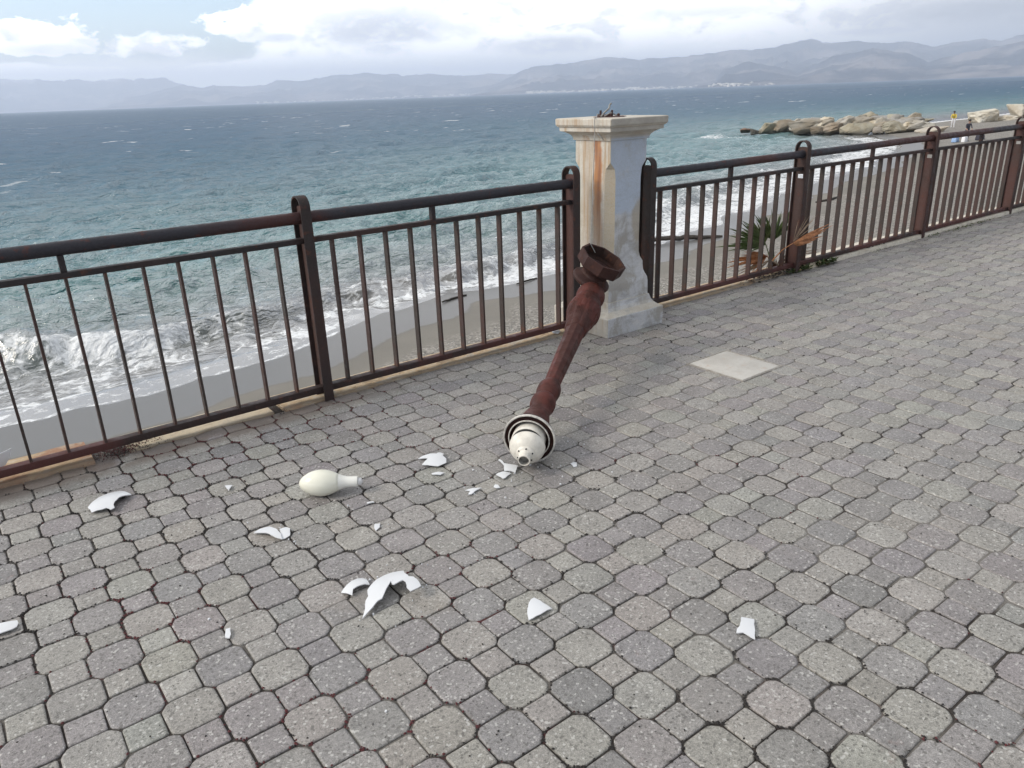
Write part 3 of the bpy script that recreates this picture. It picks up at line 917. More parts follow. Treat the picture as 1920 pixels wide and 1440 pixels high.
def make_paving():
    vv, loops, starts, tot, cols = [], [], [], [], []
    nv = nl = 0
    O_, Q_ = rounded(oct_pts, 0.0065), rounded(sq_pts, 0.0045)
    O2 = np.array(oct_pts)
    Q2 = np.array(sq_pts)
    g = np.random.default_rng(12)
    jmin, jmax = -70, 23
    for j in range(jmin, jmax + 1):
        yc = OY + j * PP / 2
        for i in range(-30, 110):
            for sqr in (0, 1):
                xc = OX + i * PP + (PP / 2 if (j & 1) else 0) + (PP / 2 if sqr else 0)
                if xc < -5 or xc > 19:
                    continue
                if yc < -1.2 and (xc - 0.0) < (-yc) * 0.1 - 2:
                    continue
                if MH[0] - 0.02 < xc < MH[1] + 0.02 and MH[2] - 0.02 < yc < MH[3] + 0.02:
                    continue
                near = -1 < xc < 7 and yc > -0.6
                base = (Q_ if sqr else O_) if near else (Q2 if sqr else O2)
                n = len(base)
                sc = 1 - (0.0022 + 0.0010 * g.random()) / (HS if sqr else HW)
                wob = 1 + g.normal(0, 0.009, (n, 1))
                P = base * sc * wob
                dz = g.normal(0, 0.0009)
                tx, ty = g.normal(0, 0.010, 2)
                rot = g.normal(0, 0.010)
                P = P @ np.array([[math.cos(rot), math.sin(rot)], [-math.sin(rot), math.cos(rot)]])
                hw = HS if sqr else HW
                rings = ((1.0, -0.016), (1.0, -0.0034), (1 - 0.0020 / hw, -0.0012), (1 - 0.0055 / hw, 0.0)) if near else ((1.0, -0.012), (1 - 0.004 / hw, 0.0))
                jx, jy = g.normal(0, 0.0009, 2)
                for kk, zz in rings:
                    q = P * kk
                    vv.append(np.stack([xc + jx + q[:, 0], yc + jy + q[:, 1], zz + dz + tx * q[:, 0] + ty * q[:, 1]], 1))
                nr = len(rings)
                for rr in range(nr - 1):
                    for k in range(n):
                        k2 = (k + 1) % n
                        loops.append((nv + rr * n + k, nv + (rr + 1) * n + k, nv + (rr + 1) * n + k2, nv + rr * n + k2))
                        starts.append(nl)
                        tot.append(4)
                        nl += 4
                loops.append(tuple(nv + (nr - 1) * n + k for k in range(n))[::-1])
                starts.append(nl)
                tot.append(n)
                nl += n
                light = (j % 2 == 0) if not sqr else (g.random() < 0.5)
                v = g.normal(0, 0.045)
                c = np.array((0.290, 0.276, 0.252)) if light else np.array((0.246, 0.232, 0.224))
                c = c * (1 + v) * (1 + g.normal(0, 0.012, 3))
                cols.append(np.repeat([[*c, 1.0]], n * nr, 0))
                nv += n * nr
                if near:
                    for k in range(0, n):
                        JOINTS.append((xc + base[k][0], yc + base[k][1], xc + base[(k + 1) % n][0], yc + base[(k + 1) % n][1]))
    V = np.concatenate(vv)
    me = bpy.data.meshes.new('paving')
    me.vertices.add(len(V))
    me.vertices.foreach_set('co', V.astype(np.float32).ravel())
    L = np.array([q for f in loops for q in f], np.int32)
    me.loops.add(len(L))
    me.loops.foreach_set('vertex_index', L)
    me.polygons.add(len(starts))
    me.polygons.foreach_set('loop_start', np.array(starts, np.int32))
    me.update(calc_edges=True)
    at = me.attributes.new('pcol', 'FLOAT_COLOR', 'POINT')
    at.data.foreach_set('color', np.concatenate(cols).astype(np.float32).ravel())
    bm = bmesh.new()
    bm.from_mesh(me)
    bmesh.ops.recalc_face_normals(bm, faces=bm.faces[:])
    bm.to_mesh(me)
    bm.free()
    me.shade_smooth()
    me.set_sharp_from_angle(angle=R(12))
    me.materials.append(M_paver)
    o = bpy.data.objects.new('pavement', me)
    C.objects.link(o)
    tag(o, kind='structure')


make_paving()
mb = MB()
gv = [(x_, y_, z_) for x_, z_ in ((-60, -0.0075), (1.2, -0.0070), (2.4, -0.0036), (200, -0.0034)) for y_ in (-60, 3.9)]
mb.add(gv, [(0, 2, 3, 1), (2, 4, 5, 3), (4, 6, 7, 5)])
tag(mb.build('ground', M_joint), kind='structure')
mb = MB()
mb.add([(MH[0] - 0.06, MH[2] - 0.06, -0.0035), (MH[1] + 0.06, MH[2] - 0.06, -0.0035), (MH[1] + 0.06, MH[3] + 0.06, -0.0035), (MH[0] - 0.06, MH[3] + 0.06, -0.0035)], [(0, 1, 2, 3)])
tag(mb.build('mortar_bed', simple('mortar', (0.27, 0.25, 0.21), 0.9, 0.3, 60, 0.3, 0.4, 0.004)), kind='structure')
t_ = empty('manhole_cover', ((MH[0] + MH[1]) / 2, (MH[2] + MH[3]) / 2, 0))
tag(t_, 'pale square concrete cover set into the grey paving', 'manhole cover')
mb = MB()
mb.box(MH[0] + 0.013, MH[1] - 0.013, MH[2] + 0.013, MH[3] - 0.013, -0.02, 0.0052, 0.0025)
part(mb, 'slab', M_slab, t_, 30)
mb = MB()
for x0, x1, y0, y1 in ((MH[0], MH[0] + 0.008, MH[2], MH[3]), (MH[1] - 0.008, MH[1], MH[2], MH[3]), (MH[0] + 0.008, MH[1] - 0.008, MH[2], MH[2] + 0.008), (MH[0] + 0.008, MH[1] - 0.008, MH[3] - 0.008, MH[3])):
    mb.box(x0, x1, y0, y1, -0.02, 0.0046)
part(mb, 'frame', simple('frame_steel', (0.30, 0.28, 0.25), 0.7), t_)

# sea wall and kerb
mb = MB()
mb.box(-60, 200, 3.74, 3.895, -3.6, -0.012)
tag(mb.build('sea_wall', M_seawall), kind='structure')


def kerb(x0, x1, y0, y1, z, seed, rag=0.004):
    n = max(6, int((x1 - x0) / 0.035))
    v, f = [], []
    rows = 7
    for i in range(n + 1):
        x = x0 + (x1 - x0) * i / n
        e = (vnoise(np.array([x * 9.0]), np.array([seed * 1.0]), seed)[0] - 0.5) * 0.02 + (vnoise(np.array([x * 30.0]), np.array([2.0]), seed)[0] - 0.5) * rag * 2
        ya, yb = y0 + e, y1 + e * 0.5
        prof = [(ya, -0.03), (ya + 0.001, z * 0.55), (ya + 0.006, z * 0.9), (ya + 0.02, z), (yb - 0.02, z * 0.9), (yb - 0.004, z * 0.5), (yb, -0.10)]
        xe = x + (0.012 * (vnoise(np.array([0.0]), np.array([seed + 3.0]), seed)[0] - 0.5) if i in (0, n) else 0)
        for k, (a, b) in enumerate(prof):
            h = (vnoise(np.array([x * 14.0]), np.array([a * 14.0]), seed + 2)[0] - 0.5) * 0.005 if 1 < k < 5 else 0
            v.append((xe, a, b + h))
    for i in range(n):
        for k in range(rows - 1):
            f.append((i * rows + k, (i + 1) * rows + k, (i + 1) * rows + k + 1, i * rows + k + 1))
    f.append(tuple(range(rows)))
    f.append(tuple(n * rows + k for k in range(rows))[::-1])
    mb = MB()
    mb.add(v, f)
    o = mb.build('kerb', M_kerb, smooth=50)
    return tag(o, kind='structure')


kerb(-6.0, 0.34, 3.640, 3.93, 0.018, 3, 0.010)
kerb(0.50, 1.19, 3.650, 3.895, 0.006, 5)
kerb(1.235, 3.31, 3.640, 3.895, 0.012, 8)
kerb(3.84, 5.88, 3.640, 3.895, 0.016, 13)
kz = kerb(5.90, 22.0, 3.622, 3.895, 0.036, 19)
# dark scribble of marker on the white stretch of kerb
def stroke(mb, pts, w=0.0045):
    pts = [Vector((p[0], p[1], 0.0385)) for p in pts]
    mb.tube(pts, w, 6)


mb = MB()
def kp(u, v):       # scribble frame: u along the kerb, v across it
    return (6.93 + u, 3.640 + v * 0.85)
stroke(mb, [kp(0.00, 0.075), kp(0.03, 0.095), (kp(0.07, 0.09)), kp(0.055, 0.065), kp(0.03, 0.055), kp(0.06, 0.045), kp(0.055, 0.02), kp(0.02, 0.008), kp(-0.01, 0.02)])
stroke(mb, [kp(0.10, 0.01), kp(0.125, 0.095)])
stroke(mb, [kp(0.12, 0.085), kp(0.165, 0.095), kp(0.17, 0.07), kp(0.13, 0.055), kp(0.185, 0.015)])
stroke(mb, [kp(0.215, 0.01), kp(0.235, 0.09), kp(0.275, 0.09), kp(0.27, 0.06), kp(0.23, 0.055)])
stroke(mb, [kp(0.30, 0.02), kp(0.31, 0.012)])
sc = mb.build('scribble', simple('marker_ink', (0.02, 0.02, 0.022), 0.7), kz, origin=ORG[kz.name])


# ------------------------------------------------------------------ railings
FY = 3.673


def strap(mb, x, w=0.051, dep=0.058, top=1.071, th=0.008, z0=0.004, zback=0.004):
    r = dep
    zc = top - r
    path = [(-r, z0), (-r, 0.4), (-r, zc)]
    for k in range(1, 16):
        a = math.pi - math.pi * k / 16
        path.append((r * math.cos(a), zc + r * math.sin(a)))
    path += [(r, zc), (r, 0.4), (r, zback)]
    v, f = [], []
    n = len(path)
    for i, (py, pz) in enumerate(path):
        a = path[max(0, i - 1)]
        b = path[min(n - 1, i + 1)]
        dx, dz = b[0] - a[0], b[1] - a[1]
        L = math.hypot(dx, dz)
        nx, nz = dz / L, -dx / L
        for sx in (-1, 1):
            for q in (0, th):
                v.append((x + sx * w / 2, FY + py + nx * q, pz + nz * q))
    for i in range(n - 1):
        o, p = i * 4, (i + 1) * 4
        f += [(o, p, p + 1, o + 1), (o + 2, o + 3, p + 3, p + 2), (o, o + 2, p + 2, p), (o + 1, p + 1, p + 3, o + 3)]
    f += [(0, 1, 3, 2), ((n - 1) * 4, (n - 1) * 4 + 2, (n - 1) * 4 + 3, (n - 1) * 4 + 1)]
    mb.add(v, f)


def web(mb, x, dep=0.058, slot=True):
    h = dep - 0.0095
    t2 = 0.003
    top = 1.028
    def pl(y0, y1, z0, z1):
        mb.box(x - t2, x + t2, FY + y0, FY + y1, z0, z1)
    if slot:
        pl(-h, h, 0.03, 0.775)
        pl(-h, -0.022, 0.775, 0.808)
        pl(0.026, h, 0.775, 0.808)
        pl(-h, h, 0.808, top - 0.02)
    else:
        pl(-h, h, 0.03, top - 0.02)
    # rounded head of the plate
    v = []
    n = 9
    for sx in (-t2, t2):
        for k in range(n):
            y = -h + 2 * h * k / (n - 1)
            v.append((x + sx, FY + y, top - 0.02))
        for k in range(n):
            y = -h + 2 * h * k / (n - 1)
            v.append((x + sx, FY + y, top - 0.02 + 0.012 * (1 - (y / h) ** 2) ** 0.5 + 0.001))
    f = []
    for k in range(n - 1):
        f += [(k, k + 1, n + k + 1, n + k), (2 * n + k, 3 * n + k, 3 * n + k + 1, 2 * n + k + 1), (n + k, n + k + 1, 3 * n + k + 1, 3 * n + k)]
    mb.add(v, f)


def railing(name, label, posts, panels):
    root = empty(name, ((posts[0] + posts[-1]) / 2, FY, 0))
    tag(root, label, 'railing', 'brown metal railings along the promenade')
    for k, x in enumerate(posts):
        mb = MB()
        strap(mb, x)
        o = part(mb, 'post', M_strap if (k > 0 and posts[0] > 3) else M_post, root, 35)
        mb = MB()
        web(mb, x, slot=(k > 0 and posts[0] > 3))
        part(mb, 'web_plate', M_post if (k == 0 and posts[0] > 3) else M_web, o, 35)  # first plate past the pillar is darker: pillar's shade put into the colour
    for (xa, xb, bars, conn) in panels:
        mb = MB()
        dz = random.uniform(-0.002, 0.002)
        mb.tube([(xa + 0.001 + (xb - xa) * k / 12, FY, 0.963 + dz * math.sin(k * 0.5)) for k in range(13)], 0.0295, 20)
        for e, sg in ((xa, 1), (xb, -1)):
            mb.tube([(e + sg * 0.0035, FY, 0.963), (e + sg * 0.012, FY, 0.963)], 0.033, 20)
        part(mb, 'handrail', M_hand, root, 40)
        mb = MB()
        mb.box(xa + 0.003, xb - 0.003, FY - 0.021, FY + 0.021, 0.838, 0.864, 0.002)
        part(mb, 'mid_rail', M_rail, root, 30)
        mb = MB()
        mb.box(xa + 0.003, xb - 0.003, FY - 0.024, FY + 0.024, 0.043, 0.077, 0.002)
        part(mb, 'bottom_rail', M_brail, root, 30)
        for x in bars:
            mb = MB()
            lean = random.gauss(0, 0.0018)
            zs = [0.0772, 0.3, 0.55, 0.8378]
            v = []
            for zz in zs:
                k = (zz - 0.077) / 0.76
                dx = lean * (1 - k) + random.gauss(0, 0.0006)
                for a, b in ((-0.0055, -0.0195), (0.0055, -0.0195), (0.0055, 0.0195), (-0.0055, 0.0195)):
                    v.append((x + dx + a, FY + b, zz))
            f = [(3, 2, 1, 0), (12, 13, 14, 15)]
            for q in range(3):
                for s in range(4):
                    f.append((q * 4 + s, q * 4 + (s + 1) % 4, q * 4 + 4 + (s + 1) % 4, q * 4 + 4 + s))
            mb.add(v, f)
            part(mb, 'baluster', M_bar, root)
        if conn:
            mb = MB()
            mb.box(conn - 0.012, conn + 0.012, FY - 0.016, FY + 0.016, 0.8642, 0.936, 0.0015)
            part(mb, 'rail_spacer', M_rail, root)
    return root


B0 = [-0.198, -0.046, 0.106, 0.258, 0.407, 0.558, 0.714, 0.864, 1.019, 1.172, 1.327]
B1 = [1.621, 1.777, 1.930, 2.082, 2.232, 2.385, 2.537, 2.687, 2.840, 2.993, 3.142]
B2 = [4.078, 4.227, 4.380, 4.533, 4.689, 4.843, 4.992, 5.147, 5.300, 5.446, 5.600]
B3 = [5.915, 6.072, 6.227, 6.385, 6.540, 6.691, 6.847, 7.008, 7.166, 7.316, 7.473, 7.624, 7.775]
B4 = [8.085 + 0.1535 * k for k in range(12)]
B5 = [10.14 + 0.1535 * k for k in range(13)]
B6 = [12.32 + 0.1535 * k for k in range(13)]
railing('railing', 'dark brown metal railing beside the bulb and shards, ending at the marble pillar', [-0.32, 1.48, 3.256],
        [(-0.32, 1.48, B0, 0.407), (1.48, 3.256, B1, 2.232)])
railing('railing', 'long brown metal railing running on from the marble pillar past the dwarf palm', [3.95, 5.76, 7.93, 9.99, 12.17, 14.35],
        [(3.95, 5.76, B2, 4.843), (5.76, 7.93, B3, 6.847), (7.93, 9.99, B4, 9.006), (9.99, 12.17, B5, 11.06), (12.17, 14.35, B6, 13.24)])


# ------------------------------------------------------------------ pillar
def pillar():
    root = empty('lamp_pillar', (PX, PY, 0))
    tag(root, 'square weathered marble pillar with chamfered corners and moulded cap, stained with rust', 'pillar')
    lean = 0.010

    def stack(prof, ch=None):
        """prof: (z, half, chamfer)"""
        v, f = [], []
        for zz, h, c in prof:
            cx, cy = PX + lean * zz / 1.2, PY
            c = max(c, 0.0025)
            pts = [(-h, -h + c), (-h + c, -h), (h - c, -h), (h, -h + c), (h, h - c), (h - c, h), (-h + c, h), (-h, h - c)]
            v += [(cx + a, cy + b, zz) for a, b in pts]
        n = len(prof)
        for i in range(n - 1):
            for k in range(8):
                k2 = (k + 1) % 8
                f.append((i * 8 + k, i * 8 + k2, i * 8 + 8 + k2, i * 8 + 8 + k))
        f.append(tuple(range(7, -1, -1)))
        f.append(tuple((n - 1) * 8 + k for k in range(8)))
        mb = MB()
        mb.add(v, f)
        return mb
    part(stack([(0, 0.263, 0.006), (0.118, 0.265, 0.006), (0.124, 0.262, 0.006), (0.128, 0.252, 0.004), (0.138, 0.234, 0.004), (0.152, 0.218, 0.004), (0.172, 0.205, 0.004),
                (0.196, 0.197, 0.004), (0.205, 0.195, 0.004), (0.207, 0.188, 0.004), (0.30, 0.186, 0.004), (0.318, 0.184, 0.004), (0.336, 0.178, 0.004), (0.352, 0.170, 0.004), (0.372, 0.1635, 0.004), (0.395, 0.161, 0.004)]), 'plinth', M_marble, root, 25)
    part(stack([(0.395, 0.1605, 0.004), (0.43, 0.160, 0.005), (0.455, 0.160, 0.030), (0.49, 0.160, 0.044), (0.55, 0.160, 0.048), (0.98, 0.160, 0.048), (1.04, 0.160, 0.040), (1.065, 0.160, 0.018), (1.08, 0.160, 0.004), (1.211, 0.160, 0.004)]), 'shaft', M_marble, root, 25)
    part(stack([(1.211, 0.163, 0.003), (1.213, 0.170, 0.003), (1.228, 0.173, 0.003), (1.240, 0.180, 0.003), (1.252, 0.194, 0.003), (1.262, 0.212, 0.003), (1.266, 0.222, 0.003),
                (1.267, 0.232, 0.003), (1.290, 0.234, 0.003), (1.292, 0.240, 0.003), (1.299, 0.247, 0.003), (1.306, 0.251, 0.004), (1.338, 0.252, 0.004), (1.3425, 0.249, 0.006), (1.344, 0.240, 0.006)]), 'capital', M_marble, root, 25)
    mb = MB()     # rust-stained pad and stub of the torn-off lamp base
    g = random.Random(4)
    cx, cy = PX - 0.02, PY - 0.01
    mb.lathe([(0, 0.10), (0.004, 0.098), (0.005, 0.085), (0.005, 0.0)], (cx + 0.02, cy, 1.3435), (0, 0, 1), 20, lambda tt, w: 1 + 0.14 * math.sin(3 * w + 1) + 0.08 * math.sin(7 * w))
    for k in range(9):
        a = g.uniform(0, 6.28)
        rr = g.uniform(0.0, 0.07)
        h = g.uniform(0.008, 0.022)
        x0, y0 = cx + rr * math.cos(a), cy + rr * math.sin(a)
        mb.lathe([(0, 0.014), (h * 0.7, 0.011), (h, 0.004)], (x0, y0, 1.346), (g.uniform(-0.5, 0.5), g.uniform(-0.5, 0.5), 1), 6)
    part(mb, 'rusted_stub', M_iron, root, 40)
    for sx, sy in ((-0.055, 0.02), (-0.005, -0.03)):
        mb = MB()
        mb.tube([(cx + sx, cy + sy, 1.345), (cx + sx + 0.002, cy + sy, 1.385)], 0.007, 8)
        part(mb, 'anchor_bolt', M_iron2, root, 40)


pillar()

CUP = Vector((3.0494, 3.1556, 0.6026))
CUPAX = Vector((0.212, -0.456, 0.865)).normalized()
# cable from the pillar top down to the cast-iron base
cx, cy = PX - 0.02, PY - 0.01
mb = MB()
att = Vector((3.052, 3.273, 0.664))
pts = [(cx - 0.06, cy + 0.01, 1.352), (cx - 0.10, cy + 0.0, 1.366), (cx - 0.16, cy - 0.06, 1.356), (3.345, 3.54, 1.349), (3.318, 3.525, 1.347), (3.312, 3.52, 1.335), (3.311, 3.517, 1.26), (3.258, 3.466, 1.13), (3.206, 3.417, 1.01), (3.125, 3.341, 0.82), tuple(att + Vector((0.012, 0.013, 0.02))), tuple(att), tuple(att + Vector((0.01, -0.03, -0.05)))]
mb.tube(pts, 0.0026, 8)
o = mb.build('power_cable', M_cable, smooth=60)
tag(o, 'thin grey cable hanging from the pillar top to the broken lamp base', 'cable')
mb = MB()
mb.tube([(cx - 0.07, cy + 0.0, 1.348), (cx - 0.05, cy - 0.01, 1.372), (cx - 0.02, cy - 0.02, 1.395), (cx - 0.005, cy - 0.01, 1.415), (cx + 0.0, cy - 0.02, 1.425)], 0.0055, 8)
wk = MB()
wk.tube([(cx - 0.06, cy - 0.02, 1.350), (cx - 0.03, cy - 0.045, 1.372), (cx + 0.0, cy - 0.03, 1.366), (cx + 0.02, cy - 0.05, 1.352)], 0.004, 8)
tag(wk.build('wire_loop', M_cable, smooth=60), 'small loop of torn wire lying flat on top of the pillar', 'wire')
wl = MB()
wl.tube([(3.31, 3.49, 1.262), (3.318, 3.478, 1.25), (3.33, 3.47, 1.235), (3.335, 3.468, 1.222)], 0.003, 6)
tag(mb.build('wire_stub', M_cable, smooth=60), 'bent stub of torn wire sticking up on top of the marble pillar', 'wire')
tag(wl.build('wire_end', M_cable, smooth=60), 'short curl of wire poking out under the pillar cap', 'wire')


# ------------------------------------------------------------------ fallen lamp post
def lamp():
    root = empty('street_lamp', (1.83, 2.345, 0))
    tag(root, 'fallen rusty red cast-iron lamp post leaning head down against the pillar', 'street lamp')
    A = Vector((1.86, 2.38, 0.112))
    n = Vector((0.7963, 0.5677, 0.2087)).normalized()
    flute = lambda tt, w: 1.0 - 0.085 * abs(math.sin(5.0 * w)) ** 0.6
    # shaft, thinner towards the lamp end
    mb = MB()
    pr = [(0.40, 0.041)] + [(0.42 + 0.03 * k, 0.0415 + 0.0125 * k / 17) for k in range(18)] + [(0.955, 0.054)]
    mb.lathe(pr, A, n, 72, flute)
    part(mb, 'shaft', M_iron, root, 50)
    mb = MB()     # collars by the lamp head
    mb.lathe([(0.02, 0.095), (0.035, 0.088), (0.05, 0.075), (0.08, 0.068), (0.12, 0.060), (0.165, 0.049), (0.185, 0.048), (0.20, 0.053), (0.215, 0.0575), (0.24, 0.059), (0.262, 0.056),
              (0.274, 0.050), (0.282, 0.045), (0.290, 0.047), (0.305, 0.0525), (0.325, 0.0555), (0.35, 0.0565), (0.372, 0.0545), (0.388, 0.048), (0.398, 0.043), (0.41, 0.0405)], A, n, 40)
    part(mb, 'collar', M_iron, root, 45)
    mb = MB()     # leaf-cast swelling and knob at the foot of the shaft
    def leaf(tt, w):
        q = max(0.0, min(1.0, (tt - 0.94) / 0.32))
        if tt > 1.30:
            return 1.0
        ph = 4 * w + (0.5 if q < 0.5 else 0.0) * math.pi
        lf = abs(math.sin(ph)) ** 0.55
        tip = max(0.0, 1 - q / 0.3)
        return 1.0 + 0.07 * (lf - 0.6) * math.sin(min(1, q + 0.1) * math.pi) + 0.07 * (lf - 0.5) * tip + 0.05 * math.sin(8 * abs(((4 * w / math.pi) % 1.0) - 0.5) * 6 + 70 * tt) * lf * math.sin(q * math.pi)
    mb.lathe([(0.93, 0.050), (0.940, 0.0575), (0.955, 0.060), (0.98, 0.0625), (1.01, 0.0655), (1.03, 0.068), (1.05, 0.0715), (1.065, 0.0755), (1.09, 0.081), (1.11, 0.0865), (1.13, 0.0885), (1.15, 0.0895), (1.17, 0.0895), (1.19, 0.0885), (1.21, 0.0865), (1.235, 0.083), (1.265, 0.076), (1.285, 0.069),
              (1.293, 0.069), (1.31, 0.078), (1.335, 0.083), (1.36, 0.082), (1.385, 0.074), (1.405, 0.062), (1.42, 0.045), (1.43, 0.03), (1.45, 0.022)], A, n, 120, leaf)
    part(mb, 'leaf_swelling', M_iron, root, 60)
    # base cup
    mb = MB()
    ax = CUPAX
    sc = 0.965
    down = -ax
    def rg(prof):
        return [(a * sc, b * sc) for a, b in prof]
    bell = rg([(0.070, 0.122), (0.085, 0.112), (0.098, 0.094), (0.108, 0.084), (0.122, 0.080), (0.132, 0.083), (0.142, 0.094), (0.148, 0.108), (0.156, 0.117), (0.168, 0.121), (0.180, 0.117), (0.189, 0.104), (0.193, 0.085), (0.195, 0.05), (0.196, 0.0)])
    mb.lathe(bell, CUP, down, 40)
    # octagonal box: outer wall, rim, inner wall, dark floor
    R8 = 1.0 / math.cos(math.pi / 8)
    octp = rg([(0.080, 0.112), (0.076, 0.128 * R8), (0.068, 0.134 * R8), (0.0, 0.136 * R8), (0.0, 0.124 * R8), (0.004, 0.1235 * R8)])
    mb.lathe(octp, CUP, down, 8, None, math.pi / 8, cap=False)
    bc = part(mb, 'base_cup', M_iron2, root, 28)
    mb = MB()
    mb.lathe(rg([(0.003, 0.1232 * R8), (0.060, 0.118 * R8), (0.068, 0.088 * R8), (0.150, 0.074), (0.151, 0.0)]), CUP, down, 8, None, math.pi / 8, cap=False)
    part(mb, 'hollow', rust_paint('shaded_iron', (0.028, 0.016, 0.013), (0.038, 0.019, 0.015), (0.075, 0.032, 0.020), 0.8, 7.7, 9.0), bc, 28)  # darker iron: the shade inside the cup is put into its colour
    # lamp head
    H = Vector((1.834, 2.348, 0.113))
    h = Vector((-0.772, -0.633, -0.0545)).normalized()
    mb = MB()
    mb.lathe([(-0.030, 0.080), (-0.022, 0.104), (-0.012, 0.111), (0.004, 0.113), (0.008, 0.112), (0.008, 0.1085), (0.004, 0.1065), (-0.006, 0.104), (-0.008, 0.094), (-0.004, 0.0905), (0.012, 0.0905), (0.014, 0.089), (0.013, 0.0865), (-0.004, 0.086), (-0.016, 0.084), (-0.028, 0.080), (-0.029, 0.0)], H, h, 56)
    o = part(mb, 'gallery_ring', [M_iron2], root, 35)
    mb = MB()
    mb.lathe([(0.0070, 0.1070), (0.0095, 0.1080), (0.0110, 0.1110), (0.0100, 0.1140), (0.0045, 0.1148), (-0.001, 0.1142)], H, h, 56, cap=False)
    mb.lathe([(0.0125, 0.0862), (0.0150, 0.0868), (0.0158, 0.0885), (0.0150, 0.0905), (0.0100, 0.0912)], H, h, 56, cap=False)
    part(mb, 'rim', M_ringedge, o, 60)
    ctr = H + h * 0.0
    mb = MB()
    mb.lathe([(-0.026, 0.072), (0.028, 0.072), (0.042, 0.0715), (0.045, 0.069), (0.046, 0.0)], ctr, h, 48)
    part(mb, 'housing', M_enamel, root, 40)
    mb = MB()
    hd = (h + Vector((0.05, -0.04, -0.11))).normalized()
    mb.lathe([(0.044, 0.067), (0.066, 0.066)], ctr, h, 40)
    part(mb, 'dark_gap', M_black, root, 40)  # black drum paints the shadowed gap between housing and dome
    c2 = ctr + h * 0.057 + Vector((0.002, -0.003, -0.0065))
    mb = MB()
    mb.lathe([(0.0, 0.070), (0.001, 0.0755), (0.004, 0.077), (0.012, 0.0765), (0.024, 0.073), (0.036, 0.067), (0.047, 0.058), (0.054, 0.049), (0.058, 0.040), (0.060, 0.030), (0.060, 0.0)], c2, hd, 48)
    part(mb, 'dome_cover', M_enamel, root, 50)
    mb = MB()
    sk = c2 + hd * 0.060
    mb.lathe([(-0.001, 0.040), (0.005, 0.0395), (0.009, 0.036), (0.012, 0.029), (0.020, 0.0255), (0.034, 0.0255), (0.046, 0.0262), (0.048, 0.0258), (0.048, 0.0215), (0.020, 0.0205), (0.0195, 0.0)], sk, hd, 40)
    s_ = part(mb, 'bulb_socket', M_enamel, root, 40)
    a = hd.cross(Vector((0, 0, 1))).normalized()
    b = hd.cross(a)
    for k in range(6):
        mb = MB()
        w = math.pi / 3 * k + 0.35
        p = sk + (a * math.cos(w) + b * math.sin(w)) * 0.0335
        mb.tube([p + hd * 0.006, p + hd * 0.0118], 0.0036, 10)
        part(mb, 'screw_hole', M_black, s_)
    mb = MB()
    mb.lathe([(0.0205, 0.020), (0.021, 0.0)], sk, hd, 24)
    mb.lathe([(0.022, 0.0195), (0.046, 0.0212)], sk, hd, 24, cap=False)
    part(mb, 'contact_tube', simple('dull_metal', (0.25, 0.24, 0.22), 0.35, 0.6), s_, 40)


lamp()

# ------------------------------------------------------------------ bulb
def bulb():
    a, b = Vector((0.940, 2.728, 0.0545)), Vector((1.152, 2.590, 0.047))
    n = (b - a).normalized()
    root = empty('lamp_bulb', (1.046, 2.66, 0))
    tag(root, 'large cream elliptical lamp bulb lying unbroken on the paving', 'bulb')
    pr = [(0.0, 0.0), (0.001, 0.006), (0.005, 0.015), (0.012, 0.024), (0.022, 0.0325), (0.036, 0.0415), (0.052, 0.0485), (0.070, 0.0530), (0.088, 0.0545), (0.104, 0.0538), (0.120, 0.0505), (0.136, 0.0450), (0.150, 0.0385), (0.160, 0.0340)]
    mb = MB()
    mb.lathe(pr, a, n, 48)
    part(mb, 'glass_envelope', M_bulb, root, 180)
    mb = MB()
    mb.lathe([(0.160, 0.0340), (0.172, 0.0288), (0.184, 0.0250), (0.196, 0.0228), (0.212, 0.0222), (0.232, 0.0224), (0.236, 0.0215), (0.2365, 0.0)], a, n, 40)
    part(mb, 'neck', M_bulbneck, root, 60)
    mb = MB()
    pts = [(0.2366, 0.0150), (0.240, 0.0155), (0.243, 0.0148), (0.246, 0.0155), (0.249, 0.0145), (0.252, 0.0110), (0.255, 0.004), (0.2555, 0.0)]
    mb.lathe(pts, a, n, 24)
    part(mb, 'cap', simple('pale_metal_cap', (0.62, 0.62, 0.62), 0.35, 0.6), root, 40)


bulb()

